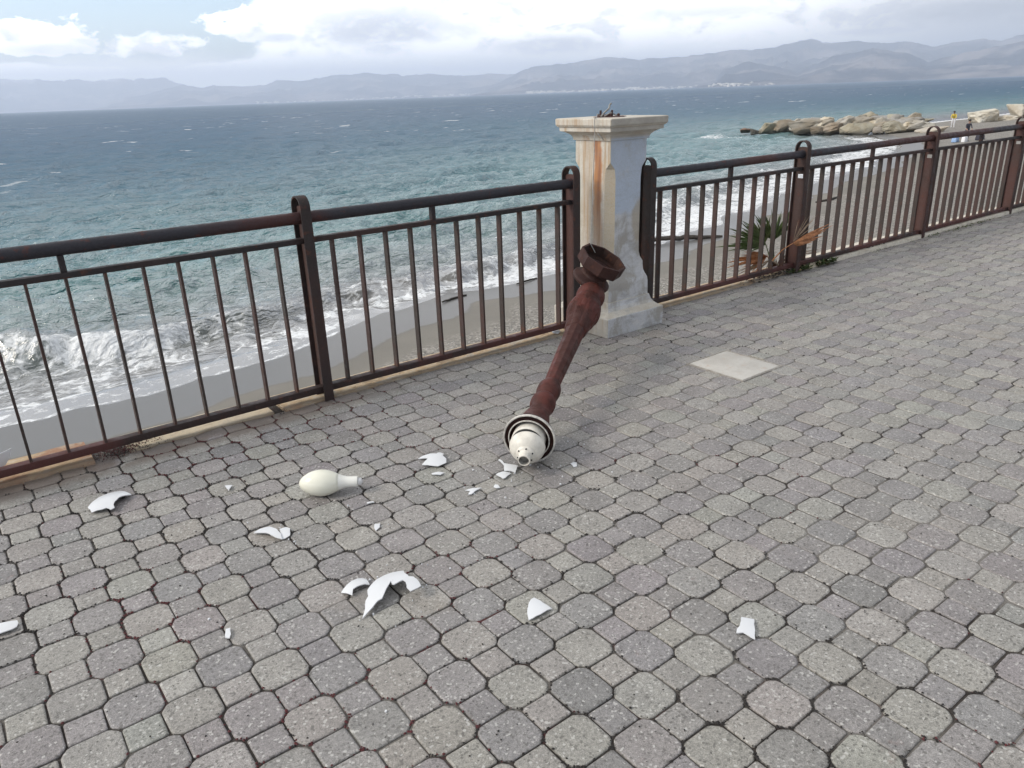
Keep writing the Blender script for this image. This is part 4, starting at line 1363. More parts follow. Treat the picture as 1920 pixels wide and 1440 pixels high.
# ------------------------------------------------------------------ glass shards
def shard(outline, label, dome=0.012, tilt=(0, 0), base=0.006, thick=0.0032, group=None, name='glass_shard', axis_lift=None):
    P = np.array(outline)
    c = P.mean(0)
    Q = P - c
    # densify and roughen the broken edge
    out = []
    n = len(Q)
    for i in range(n):
        a, b = Q[i], Q[(i + 1) % n]
        L = np.hypot(*(b - a))
        k = max(1, int(L / 0.012))
        for q in range(k):
            p = a + (b - a) * q / k
            if q:
                nn = np.array([-(b - a)[1], (b - a)[0]]) / L
                p = p + nn * random.gauss(0, 0.0007)
            out.append(p)
    out = np.array(out)
    lo, hi = out.min(0), out.max(0)
    pts = [Vector(p) for p in out]
    m = len(pts)
    st = max(0.008, (hi - lo).max() / 16)
    gx = np.arange(lo[0], hi[0], st)
    gy = np.arange(lo[1], hi[1], st)
    inner = [Vector((a + random.uniform(-.2, .2) * st, b + random.uniform(-.2, .2) * st)) for a in gx for b in gy]
    def inside(p):
        k = False
        for i in range(m):
            a, b = pts[i], pts[i - 1]
            if (a.y > p.y) != (b.y > p.y) and p.x < (b.x - a.x) * (p.y - a.y) / (b.y - a.y) + a.x:
                k = not k
        return k and min((p - q).length for q in pts) > st * 0.45
    inner = [p for p in inner if inside(p)]
    vs, es, fs, *_ = geometry.delaunay_2d_cdt(pts + inner, [], [list(range(m))], 1, 1e-6)
    rad = max(np.hypot(*p) for p in out)
    Rr = (rad * rad + dome * dome) / (2 * dome)
    def z(p):
        d2 = p.x * p.x + p.y * p.y
        return math.sqrt(max(Rr * Rr - d2, 0)) - Rr + dome + tilt[0] * p.x + tilt[1] * p.y
    zs = [z(p) for p in vs]
    bz = base - min(zs) * 1.0
    bm = bmesh.new()
    bv = [bm.verts.new((c[0] + p.x, c[1] + p.y, bz + q)) for p, q in zip(vs, zs)]
    for f in fs:
        try:
            bm.faces.new([bv[i] for i in f])
        except ValueError:
            pass
    bmesh.ops.delete(bm, geom=[v for v in bm.verts if not v.link_faces], context='VERTS')
    bmesh.ops.recalc_face_normals(bm, faces=bm.faces[:])
    if sum(f.normal.z for f in bm.faces) < 0:
        bmesh.ops.reverse_faces(bm, faces=bm.faces[:])
    bmesh.ops.solidify(bm, geom=bm.faces[:], thickness=thick)
    mb = MB()
    mb.bm(bm)
    o = mb.build(name, M_glass, smooth=40)
    return tag(o, label, 'shard', group or 'broken pieces of the white lamp globe')


s1 = [(0.235, 3.188), (0.258, 3.22), (0.287, 3.252), (0.314, 3.269), (0.338, 3.272), (0.366, 3.258), (0.381, 3.232), (0.396, 3.173), (0.376, 3.175), (0.351, 3.168), (0.328, 3.14), (0.32, 3.124), (0.318, 3.098), (0.303, 3.093), (0.291, 3.116), (0.275, 3.117), (0.26, 3.125), (0.239, 3.13)]
s2 = [(0.687, 2.565), (0.716, 2.576), (0.746, 2.565), (0.757, 2.525), (0.758, 2.474), (0.749, 2.442), (0.733, 2.465), (0.719, 2.517), (0.697, 2.546)]
s2b = [(0.771, 2.523), (0.795, 2.523), (0.802, 2.497), (0.783, 2.452), (0.76, 2.446), (0.751, 2.45), (0.762, 2.49)]
s3 = [(0.724, 3.012), (0.751, 2.994), (0.723, 2.958)]
s4 = [(1.062, 2.321), (1.08, 2.31), (1.065, 2.285), (1.043, 2.276), (1.047, 2.296)]
s5 = [(1.115, 2.489), (1.14, 2.479), (1.14, 2.47), (1.115, 2.477)]
s6 = [(0.769, 1.847), (0.793, 1.873), (0.811, 1.904), (0.827, 1.916), (0.842, 1.951), (0.866, 1.971), (0.895, 1.988), (0.925, 1.992), (0.957, 1.987), (0.986, 1.97), (0.977, 1.946), (0.976, 1.924), (0.973, 1.91), (0.984, 1.899), (0.984, 1.876), (0.98, 1.852), (0.975, 1.835), (0.962, 1.831), (0.933, 1.829), (0.933, 1.853), (0.947, 1.885), (0.946, 1.901), (0.932, 1.9), (0.911, 1.897), (0.908, 1.906), (0.915, 1.925), (0.884, 1.898), (0.849, 1.864), (0.835, 1.867), (0.812, 1.857), (0.786, 1.851)]
s7 = [(0.776, 2.011), (0.802, 2.025), (0.829, 2.039), (0.852, 2.043), (0.868, 2.034), (0.87, 2.004), (0.865, 1.981), (0.852, 1.988), (0.825, 1.99), (0.809, 1.988), (0.796, 1.968), (0.785, 1.992)]
s8 = [(1.24, 1.588), (1.24, 1.543), (1.245, 1.506), (1.198, 1.505), (1.157, 1.511), (1.173, 1.538), (1.199, 1.565), (1.223, 1.583)]
s9 = [(1.657, 1.111), (1.678, 1.081), (1.603, 1.023), (1.599, 1.048), (1.598, 1.06), (1.582, 1.073), (1.597, 1.082), (1.614, 1.085)]
s10 = [(0.423, 2.073), (0.436, 2.069), (0.427, 2.036), (0.418, 2.022), (0.408, 2.033)]
s11 = [(-0.172, 2.569), (-0.122, 2.551), (-0.077, 2.534), (-0.076, 2.517), (-0.082, 2.499), (-0.094, 2.493), (-0.127, 2.494), (-0.167, 2.516)]
s12 = [(1.472, 2.69), (1.506, 2.697), (1.539, 2.686), (1.552, 2.664), (1.57, 2.678), (1.577, 2.671), (1.578, 2.641), (1.563, 2.631), (1.558, 2.592), (1.541, 2.565), (1.519, 2.562), (1.496, 2.562), (1.473, 2.589), (1.451, 2.622), (1.497, 2.646), (1.481, 2.675)]
s13 = [(1.442, 2.529), (1.474, 2.518), (1.488, 2.5), (1.463, 2.492), (1.44, 2.517)]
s14 = [(1.733, 2.446), (1.743, 2.447), (1.724, 2.389), (1.734, 2.367), (1.756, 2.333), (1.716, 2.3), (1.706, 2.322), (1.686, 2.34), (1.711, 2.373)]
s15 = [(1.642, 2.338), (1.683, 2.343), (1.7, 2.307), (1.655, 2.287), (1.642, 2.288), (1.64, 2.32)]
s16 = [(1.468, 2.311), (1.498, 2.303), (1.531, 2.287), (1.516, 2.282), (1.504, 2.28), (1.469, 2.268), (1.457, 2.275), (1.478, 2.29)]
s17 = [(1.57, 2.257), (1.591, 2.273), (1.596, 2.262), (1.589, 2.237), (1.574, 2.243)]
s18 = [(1.944, 2.209), (1.964, 2.21), (1.973, 2.198), (1.95, 2.173), (1.935, 2.178)]
s19 = [(3.113, 3.724), (3.165, 3.716), (3.149, 3.664), (3.108, 3.641), (3.089, 3.67)]
shard(s1, 'large white crescent-shaped glass shard on the paving near the end of the ochre kerb', 0.016, (0.04, -0.04))
shard(s2, 'curved white sickle-shaped shard with a smaller piece at its tip', 0.010, (0, -0.08))
shard(s2b, 'small five-sided white shard touching the tip of the sickle-shaped shard', 0.006)
shard(s3, 'tiny white triangular chip on a paver between the bulb and the railing', 0.003)
shard(s4, 'tiny white chip lying alone in front of the bulb', 0.003)
shard(s5, 'thin white sliver beside the neck of the bulb', 0.002)
shard(s6, 'largest white shard, arched with a jagged notch like a claw', 0.030, (0.06, -0.12), 0.006)
shard(s7, 'bent white shard lying just beside the largest claw-shaped shard', 0.012, (0.03, -0.07))
shard(s8, 'single white triangular shard like a sail, alone on the paving', 0.008, (0.0, -0.03))
shard(s9, 'white four-sided shard with one pointed corner, apart from all the others', 0.007)
shard(s10, 'small upright white chip standing out alone in a paver joint', 0.003)
shard(s11, 'long white shard cut off by the left edge of the photo', 0.010)
shard(s12, 'white shard shaped like a flying bird between the bulb and the lamp head', 0.012, (0, -0.04))
shard(s13, 'narrow white splinter just in front of the bird-shaped shard', 0.003)
shard(s14, 'white shard tucked against the socket of the fallen lamp', 0.010, (0.05, 0.0))
shard(s15, 'flat white shard next to the one under the lamp socket', 0.006)
shard(s16, 'thin forked white splinter in front of the fallen lamp', 0.004)
shard(s17, 'small white triangular chip between the forked splinter and the lamp socket', 0.003)
shard(s18, 'small white chip on the pillar side of the lamp head', 0.003)
shard(s19, 'white shard resting on the ochre kerb beside the pillar', 0.006, base=0.022)
mb = MB()
gg = random.Random(17)
for k in range(70):
    cx_, cy_, sp = gg.choice(((1.70, 2.30, 0.10), (1.48, 2.45, 0.16), (0.92, 1.93, 0.10), (0.75, 2.48, 0.08), (1.75, 2.25, 0.2), (1.0, 2.3, 0.5)))
    x_, y_, r0 = gg.gauss(cx_, sp), gg.gauss(cy_, sp), gg.uniform(0.0015, 0.0048)
    a0 = gg.uniform(0, 6.28)
    p3 = [(x_ + r0 * math.cos(a0 + w) * gg.uniform(0.5, 1.3), y_ + r0 * math.sin(a0 + w) * gg.uniform(0.5, 1.3)) for w in (0, 1.7, 3.1, 4.8)]
    zt = 0.0045 + gg.uniform(0, 0.002)
    mb.add([(a, b, 0.001) for a, b in p3] + [(a, b, zt + gg.uniform(-0.001, 0.001)) for a, b in p3], [(4, 5, 6, 7), (0, 1, 5, 4), (1, 2, 6, 5), (2, 3, 7, 6), (3, 0, 4, 7)])
tag(mb.build('glass_crumbs', M_glass), 'tiny white crumbs of glass strewn round the shards', 'crumbs', kind='stuff')
# curved piece standing behind the bottom rail
mb = MB()
pl = [(-0.10, 0.042), (-0.028, 0.040), (-0.005, 0.042), (0.017, 0.048), (0.039, 0.072), (0.054, 0.108), (0.028, 0.104), (0.007, 0.101), (-0.012, 0.104), (-0.10, 0.12)]
v = []
for q in (0, 1):
    for a, b in pl:
        v.append((a, 3.79 + q * 0.0035 + 0.9 * (a + 0.03) ** 2 * 2 + 0.25 * (b - 0.04), b - 0.006))
k = len(pl)
f = [tuple(range(k)), tuple(range(2 * k - 1, k - 1, -1))] + [(i, i + k, (i + 1) % k + k, (i + 1) % k) for i in range(k)]
mb.add(v, f)
tag(mb.build('glass_shard', M_glass, smooth=30), 'white pointed shard standing behind the bottom rail on the ochre kerb', 'shard', 'broken pieces of the white lamp globe')

# ------------------------------------------------------------------ seeds and grit in the joints
def debris():
    mb = MB()
    base = [(1, 0, 0), (0, 1, 0), (-1, 0, 0), (0, -1, 0), (0, 0, 0.8), (0, 0, -0.5)]
    fc = [(0, 1, 4), (1, 2, 4), (2, 3, 4), (3, 0, 4), (1, 0, 5), (2, 1, 5), (3, 2, 5), (0, 3, 5)]
    g = random.Random(9)
    J = np.array(JOINTS)
    mx, my = J[:, 0], J[:, 1]
    dens = np.interp(mx, [-1, 0.5, 1.6, 2.4, 4, 7], [1, 1, 0.75, 0.34, 0.15, 0.05]) * np.clip(fbm(mx * 1.6, my * 1.6, 3, 5) * 2.6 - 0.75, 0.03, 1.5)
    dens *= np.interp(my, [0, 1.0, 3.5], [0.7, 1.0, 1.1])
    dens /= dens.sum()
    idx = rng.choice(len(J), 12000, p=dens)
    redn = fbm(J[:, 0] * 1.1, J[:, 1] * 1.1, 3, 88)
    def put(x, y, z, r, mi):
        w = g.uniform(0, 6.28)
        k = g.uniform(0.6, 1)
        mb.add([(x + (p[0] * math.cos(w) - p[1] * k * math.sin(w)) * r, y + (p[0] * math.sin(w) + p[1] * k * math.cos(w)) * r, z + p[2] * r) for p in base], fc, mi)
    for i in idx:
        a = J[i]
        t = g.random()
        r = 0.0026 + 0.0032 * g.random() ** 1.3
        isred = redn[i] + g.gauss(0, 0.06) > 0.54 and a[0] < 2.6
        put(a[0] + (a[2] - a[0]) * t + g.gauss(0, 0.0022), a[1] + (a[3] - a[1]) * t + g.gauss(0, 0.0022), -0.0008 + g.random() * 0.0022, r, 1 if isred else 0)
    for k in range(700):       # loose pellets on top of the stones
        x, y = g.uniform(-0.4, 5) if k % 3 else g.uniform(-0.3, 2), g.uniform(0.2, 3.5)
        put(x, y, 0.0022, g.uniform(0.0016, 0.0042), 0)
    for k in range(900):       # heap washed into the gap of the kerb
        put(g.gauss(0.46, 0.075), min(3.82, g.gauss(3.70, 0.035)), 0.004 + g.random() * 0.010, g.uniform(0.002, 0.0045), 1 if g.random() < 0.6 else 0)
    for k in range(160):
        put(g.gauss(1.215, 0.015), g.gauss(3.69, 0.04), 0.004 + g.random() * 0.005, g.uniform(0.0015, 0.0035), 0)
    ms = [simple('dark_seed', (0.020, 0.017, 0.015), 0.8), simple('red_seed', (0.085, 0.018, 0.020), 0.8)]
    tag(mb.build('debris', ms), 'black and dark red seeds and grit caught between the paving stones', 'debris', kind='stuff')


debris()


# ------------------------------------------------------------------ dwarf palm and weeds
def blade(mb, a, b, w, sag=0.02, side=Vector((0, 0, 1)), mi=0):
    a, b = Vector(a), Vector(b)
    d = (b - a)
    nrm = d.cross(Vector((0.45, 0.85, -0.25))).normalized()
    fold = d.cross(nrm).normalized()
    v, f = [], []
    n = 6
    for i in range(n + 1):
        q = i / n
        p = a + d * q + Vector((0, 0, -sag * q * q))
        ww = w * (0.35 + 1.3 * q) if q < 0.5 else w * 2 * (1 - q) * 1.0 + 0.0006
        v += [p - nrm * ww, p + fold * ww * 0.35, p + nrm * ww]
    for i in range(n):
        f += [(i * 3, i * 3 + 1, i * 3 + 4, i * 3 + 3), (i * 3 + 1, i * 3 + 2, i * 3 + 5, i * 3 + 4)]
    mb.add(v, f, mi)


def palm():
    root = empty('dwarf_palm', (5.72, 3.83, 0))
    tag(root, 'small dwarf palm with green and dead orange fans growing at a railing post', 'palm')
    g = random.Random(2)
    green = simple('palm_green', (0.070, 0.105, 0.032), 0.5, 0.4, 25, 0.5, 0.1)
    olive = simple('palm_olive', (0.10, 0.125, 0.045), 0.55, 0.4, 25, 0.4, 0.1)
    dead = simple('palm_dead', (0.35, 0.155, 0.070), 0.7, 0.3, 25, 0.4, 0.1)
    dry = simple('palm_dry', (0.27, 0.20, 0.14), 0.8, 0.3, 25, 0.4, 0.1)

    def fan(name, hub, tips, stem0, mat, w, n, Y, jit=0.02, sag=0.01, dep=0.06):
        mb = MB()
        hub = Vector(hub)
        for k in range(n):
            q = k / (n - 1) * (len(tips) - 1)
            i = min(int(q), len(tips) - 2)
            fr = q - i
            tx = tips[i][0] * (1 - fr) + tips[i + 1][0] * fr + g.gauss(0, jit)
            tz = tips[i][1] * (1 - fr) + tips[i + 1][1] * fr + g.gauss(0, jit)
            L = g.uniform(0.82, 1.06)
            tip = hub + (Vector((tx, Y + g.gauss(0, dep), tz)) - hub) * L
            blade(mb, hub, tip, w * g.uniform(0.8, 1.2), sag * g.uniform(0, 2))
        if stem0 is not None:
            s0 = Vector(stem0)
            mid = (s0 + hub) / 2 + Vector((0.01, 0.01, 0.015))
            mb.tube([s0, mid, hub], [0.006, 0.0045, 0.003], 6)
        part(mb, name, mat, root)
    fan('frond', (5.68, 3.82, 0.262), [(5.40, 0.43), (5.52, 0.50), (5.63, 0.50), (5.70, 0.52), (5.83, 0.50), (5.92, 0.49), (6.00, 0.45)], (5.74, 3.83, 0.02), green, 0.010, 44, 3.83)
    fan('frond', (5.62, 3.86, 0.245), [(5.24, 0.40), (5.36, 0.46), (5.48, 0.47), (5.6, 0.46)], (5.72, 3.84, 0.02), olive, 0.009, 32, 3.87)
    fan('frond', (5.56, 3.81, 0.245), [(5.22, 0.245), (5.10, 0.275), (5.06, 0.33), (5.14, 0.375), (5.23, 0.41), (5.33, 0.43)], (5.70, 3.83, 0.02), green, 0.010, 36, 3.82, 0.015)
    fan('dead_frond', (5.566, 3.56, 0.284), [(5.72, 0.235), (5.83, 0.275), (5.95, 0.315), (6.09, 0.372), (5.98, 0.362), (5.90, 0.35)], (5.36, 3.60, 0.165), dead, 0.012, 26, 3.55, 0.010, 0.0, 0.025)
    fan('dry_frond', (5.60, 3.58, 0.29), [(5.66, 0.44), (5.74, 0.47), (5.83, 0.46), (5.90, 0.44)], None, dry, 0.003, 11, 3.56, 0.02, 0.0, 0.03)
    mb = MB()
    mb.tube([(5.74, 3.80, 0.0), (5.66, 3.74, 0.05), (5.50, 3.635, 0.105), (5.36, 3.60, 0.166)], [0.010, 0.008, 0.007, 0.006], 6)
    part(mb, 'stem', dry, root)
    fan('dead_frond', (5.60, 3.82, 0.135), [(5.46, 0.20), (5.30, 0.215), (5.20, 0.19), (5.17, 0.15), (5.22, 0.10), (5.28, 0.075)], (5.74, 3.82, 0.02), dead, 0.011, 24, 3.82, 0.012)
    fan('dry_frond', (5.62, 3.80, 0.10), [(5.10, 0.13), (5.15, 0.06), (5.25, 0.03), (5.40, 0.03)], (5.74, 3.80, 0.02), dry, 0.004, 12, 3.80, 0.02)
    fan('dry_frond', (5.95, 3.82, 0.10), [(6.16, 0.20), (6.22, 0.12), (6.20, 0.05), (6.10, 0.03)], (5.78, 3.82, 0.04), dry, 0.004, 14, 3.82, 0.03)
    mb = MB()
    for k in range(16):
        a = g.uniform(0, 6.28)
        blade(mb, (5.74 + 0.03 * math.cos(a), 3.815 + 0.02 * math.sin(a), 0.0), (5.74 + 0.12 * math.cos(a), 3.815 + 0.05 * math.sin(a), g.uniform(0.05, 0.13)), 0.012, 0.0)
    part(mb, 'crown_base', simple('palm_fibre', (0.10, 0.055, 0.035), 0.9), root)


palm()


def weeds():
    mb = MB()
    g = random.Random(6)
    spots = [(5.84, 6.35, 3.64, 0.055, 620), (5.45, 5.85, 3.64, 0.04, 260), (6.9, 7.9, 3.605, 0.016, 160), (7.95, 9.4, 3.605, 0.024, 380), (9.4, 11.5, 3.605, 0.016, 200), (3.9, 4.3, 3.63, 0.012, 60)]
    for x0, x1, yc, hh, n in spots:
        for k in range(n):
            x = g.uniform(x0, x1)
            if vnoise(np.array([x * 7]), np.array([1.0]), 3)[0] < 0.35:
                continue
            y = yc + g.gauss(0, 0.022)
            a = g.uniform(0, 6.28)
            L = g.uniform(0.3, 1.0) * hh
            z0 = g.uniform(0, hh * 0.5)
            d = Vector((math.cos(a), math.sin(a), g.uniform(0.1, 1.0))).normalized() * L
            p = Vector((x, y, z0))
            s = d.cross(Vector((0, 0, 1))).normalized() * L * 0.3
            mb.add([p, p + d * 0.5 + s, p + d, p + d * 0.5 - s], [(0, 1, 2, 3)], g.choice((0, 0, 1)))
    ms = [simple('weed_green', (0.055, 0.085, 0.028), 0.7, 0.3, 40, 0.4, 0), simple('weed_dry', (0.14, 0.12, 0.06), 0.8, 0.3, 40, 0.4, 0)]
    tag(mb.build('weeds', ms), 'low green weeds along the foot of the kerb', 'weeds', kind='stuff')
    # leaf litter and dark clumps caught under the bottom rail by the palm
    mb = MB()
    for k in range(420):
        x, y, zz = g.gauss(5.45, 0.20), 3.66 + g.gauss(0, 0.03), g.uniform(0, 0.045)
        a = g.uniform(0, 6.28)
        L = g.uniform(0.008, 0.028)
        d = Vector((math.cos(a), math.sin(a), g.uniform(-0.3, 0.6))) * L
        s = Vector((-math.sin(a), math.cos(a), g.uniform(-0.4, 0.4))) * L * 0.4
        p = Vector((x, y, zz))
        mb.add([p, p + d * 0.5 + s, p + d, p + d * 0.5 - s], [(0, 1, 2, 3)])
    tag(mb.build('leaf_litter', simple('litter', (0.055, 0.045, 0.038), 0.9)), 'dark leaf litter caught under the bottom rail by the palm', 'litter', kind='stuff')


weeds()

# ------------------------------------------------------------------ driftwood
def log(pts, rad, label):
    mb = MB()
    P = [Vector(p) for p in pts]
    L = []
    for i in range(len(P) - 1):
        for k in range(6):
            L.append(P[i].lerp(P[i + 1], k / 6) + Vector((0, random.gauss(0, rad * 0.15), random.gauss(0, rad * 0.15))))
    L.append(P[-1])
    n = len(L)
    mb.tube(L, [rad * (0.55 + 0.6 * math.sin(math.pi * (0.12 + 0.8 * i / n))) for i in range(n)], 9)
    o = mb.build('driftwood', simple('wet_wood', (0.045, 0.038, 0.032), 0.75, 0.4, 12, 0.5, 0.5, 0.02), smooth=60)
    tag(o, label, 'driftwood')


def bz(x, y):
    return float(beach_z(np.array([x]), np.array([y]), shore(np.array([x]), np.array([y])))[0])


def on(x, y, dz=0.0):
    return (x, y, bz(x, y) + dz)


log([(19.6, 19.0, -3.50), (20.6, 18.2, -3.47), (21.4, 17.65, -3.46), (22.3, 17.1, -3.5)], 0.075, 'dark driftwood log lying in the foam behind the first bars past the pillar')
log([on(10.2, 16.6, 0.03), on(10.6, 16.7, 0.03), on(11.1, 16.8, 0.02)], 0.026, 'short dark stick at the edge of the swash before the pillar')
log([on(12.9, 16.9, 0.03), on(13.4, 17.0, 0.04), on(13.8, 17.1, 0.02)], 0.022, 'thin dark twig at the edge of the wet sand nearest the lamp post')
log([on(31.5, 19.2, 0.03), on(32.3, 19.0, 0.06), on(33.2, 19.2, 0.03)], 0.045, 'small dark branch on the sand seen between the bars past the palm')


# ------------------------------------------------------------------ breakwater boulders
def boulder(cx, cy, z0, L, W, H, yaw, col, label, seed, flat=0.5, group='boulders of the breakwater', tilt=(0, 0)):
    L, W, H = L * 1.30, W * 1.2, H * 0.98
    g = random.Random(seed)
    bm = bmesh.new()
    for k in range(15):
        while True:
            p = Vector((g.uniform(-1, 1), g.uniform(-1, 1), g.uniform(-1, 1)))
            if 0.55 < p.length < 1.0:
                break
        p = p.normalized() * (0.8 + 0.2 * g.random())
        p = Vector([math.copysign(abs(c) ** flat, c) for c in p]) * 0.85
        bm.verts.new(p)
    bmesh.ops.convex_hull(bm, input=bm.verts[:])
    bmesh.ops.delete(bm, geom=[v for v in bm.verts if not v.link_faces], context='VERTS')
    bmesh.ops.bevel(bm, geom=bm.edges[:], offset=0.035, segments=1, profile=0.5, affect='EDGES', clamp_overlap=True)
    bmesh.ops.triangulate(bm, faces=bm.faces[:])
    bmesh.ops.subdivide_edges(bm, edges=[e for e in bm.edges if e.calc_length() > 0.25], cuts=2, use_grid_fill=True)
    bmesh.ops.triangulate(bm, faces=bm.faces[:])
    bmesh.ops.subdivide_edges(bm, edges=[e for e in bm.edges if e.calc_length() > 0.14], cuts=1, use_grid_fill=True)
    M = Matrix.Rotation(yaw, 4, 'Z') @ Matrix.Rotation(tilt[0], 4, 'X') @ Matrix.Rotation(tilt[1], 4, 'Y')
    for v in bm.verts:
        if v.co.length > 0.96:
            v.co = v.co.normalized() * 0.96
    co = np.array([v.co for v in bm.verts])
    n = (fbm(co[:, 0] * 2 + seed, co[:, 1] * 2 + co[:, 2] * 1.7, 4, seed, 0.55) - 0.5) * 0.30 - np.maximum(0, 0.10 - np.abs(fbm(co[:, 0] * 1.3 + 9, co[:, 2] * 2.2 + co[:, 1] * 0.8, 4, seed + 1) - 0.5)) * 1.1
    for v, q in zip(bm.verts, n):
        p = v.co * (1 + q)
        p = Vector((p.x * L / 2, p.y * W / 2, p.z * H / 2))
        p = M @ p
        v.co = Vector((cx + p.x, cy + p.y, z0 + H * 0.40 + p.z))
    mb = MB()
    mb.bm(bm)
    o = mb.build('boulder', M_rock, smooth=26)
    o.color = (*col, 1)
    return tag(o, label, 'boulder', group)


fr = math.atan2(-0.6079, 0.7933)     # direction along the picture plane
Fv, Rv = Vector((0.598, 0.802)), Vector((0.794, -0.608))


def sea_pt(px, depth=0.0, d0=None):
    """foot of the breakwater: walk along its seaward-bay edge"""
    q = (px - 1400) / 300.0
    x, y = 76.4 + 0.6 * q, 56.1 - 17.9 * q
    L = math.hypot(x, y)
    return x * (1 + depth / L), y * (1 + depth / L)


TAN, PALE, YEL, BRN, GRY, DRK, ORG_ = (0.325, 0.295, 0.245), (0.40, 0.38, 0.335), (0.35, 0.325, 0.255), (0.27, 0.235, 0.185), (0.33, 0.32, 0.30), (0.09, 0.085, 0.075), (0.31, 0.26, 0.205)
# px = position along the breakwater, depth back from its edge, length, width, height, yaw offset
rocks = [
    (1397, 0.0, 1.5, 1.3, 0.9, 0.2, (0.24, 0.15, 0.11), 'low reddish-brown boulder at the very tip of the breakwater', -3.75),
    (1417, 0.0, 1.3, 1.0, 0.9, -0.3, DRK, 'dark wet boulder second from the tip of the breakwater', -3.8),
    (1447, 0.4, 2.2, 1.8, 1.75, 0.1, YEL, 'yellowish squared boulder standing apart near the tip of the breakwater', -3.8),
    (1478, 1.2, 2.6, 2.0, 2.2, 0.3, BRN, 'brown boulder under the left end of the long slab-like boulder', -3.8),
    (1512, 0.6, 5.6, 2.2, 1.95, 0.04, TAN, 'long slab-like tan boulder, biggest in the front of the breakwater', -3.75),
    (1548, 0.2, 2.3, 1.6, 1.35, -0.5, (0.22, 0.19, 0.15), 'dark wedge-shaped boulder against the long slab-like boulder', -3.8),
    (1576, 0.3, 2.6, 2.0, 1.9, 0.6, ORG_, 'orange-tan pyramid-shaped boulder at the water in the middle', -3.8),
    (1619, 0.2, 3.5, 2.0, 1.8, -0.05, YEL, 'blocky yellow-grey boulder with a dark end at the water', -3.8),
    (1655, 0.5, 1.5, 1.5, 1.4, 0.9, (0.30, 0.27, 0.23), 'small grey-brown boulder wedged in the front row', -3.75),
    (1684, 1.0, 3.4, 2.2, 2.0, 0.2, YEL, 'rounded ochre boulder above the beach end of the breakwater', -3.7),
    (1742, 0.2, 3.6, 1.8, 1.8, -0.25, (0.50, 0.46, 0.40), 'slanting grooved pale slab at the beach end of the breakwater', -3.7),
    (1818, 4.0, 3.7, 3.0, 2.1, 0.1, (0.66, 0.63, 0.55), 'large whitish pointed boulder on the sand beyond the people', -3.5),
    (1856, 6.5, 3.0, 2.4, 1.7, -0.1, (0.58, 0.54, 0.46), 'long pale boulder lying on top behind the whitish pointed one', -2.9),
    (1851, 4.0, 3.0, 2.2, 1.25, 0.2, (0.62, 0.58, 0.50), 'low pale boulder at the foot of the long pale one', -3.5),
    (1878, 6.0, 1.6, 1.5, 1.5, 0.4, (0.24, 0.22, 0.19), 'dark grey boulder in the gap beside the yellowish end boulder', -3.4),
    (1908, 4.2, 3.8, 2.8, 2.2, 0.2, (0.55, 0.50, 0.38), 'big yellowish boulder at the right end of the breakwater', -3.5),
]
for k, (px, dep, L, W_, H_, yw, col, lab, z0) in enumerate(rocks):
    x, y = sea_pt(px, dep + W_ * 0.5)
    if px > 1790:      # the beach end bends away behind the sand
        q = (px - 1780) / 130
        x, y = 88.5 + 6.5 * q + dep * 0.86, 39.0 - 7.5 * q + dep * 0.4
    if k >= 11:
        H_ *= 1.15
        L *= 0.85
    tl = (0.35, -0.28) if k == 10 else ((0.05, -0.08) if k == 4 else (0, 0))
    boulder(x, y, z0, L, W_, H_, fr + yw, col, lab, 100 + k * 7, 0.6 if k in (2, 4, 7, 11) else 0.75, tilt=tl)
g = random.Random(31)
for k in range(48):
    px = 1480 + (k % 24) * 10.6 + g.uniform(-5, 5)
    back = k // 24
    dep = 3.2 + back * 2.6 + g.uniform(-0.5, 0.5)
    x, y = sea_pt(px, dep)
    L = g.uniform(1.7, 3.3)
    H_ = g.uniform(1.3, 1.9) * (0.75 if px < 1530 else 1.0)
    z0 = -3.65 + 0.30 * back + (0.25 if px > 1600 else 0.0) + g.uniform(-0.2, 0.2)
    col = g.choice((PALE, PALE, TAN, GRY, YEL, (0.58, 0.53, 0.43)))
    boulder(x, y, z0, L, L * g.uniform(0.6, 0.9), H_, fr + g.uniform(-0.8, 0.8), col, 'pale boulder in the jumble heaped behind the front row of the breakwater', 300 + k * 3, 0.75)


# ------------------------------------------------------------------ people on the beach
def skin_body(name, joints, edges, mat_fn, parent):
    me = bpy.data.meshes.new(name)
    names = list(joints)
    me.from_pydata([joints[n][0] for n in names], [(names.index(a), names.index(b)) for a, b in edges], [])
    o = bpy.data.objects.new(name, me)
    C.objects.link(o)
    md = o.modifiers.new('Skin', 'SKIN')
    for i, n in enumerate(names):
        sv_ = me.skin_vertices[0].data[i]
        rr = joints[n][1]
        sv_.radius = (rr, rr) if not isinstance(rr, tuple) else rr
        sv_.use_root = (i == 0)
    sb = o.modifiers.new('Sub', 'SUBSURF')
    sb.levels = sb.render_levels = 2
    dg = bpy.context.evaluated_depsgraph_get()
    m2 = bpy.data.meshes.new_from_object(o.evaluated_get(dg))
    bpy.data.objects.remove(o)
    o2 = bpy.data.objects.new(name, m2)
    C.objects.link(o2)
    o2.parent = parent
    m2.shade_smooth()
    return o2


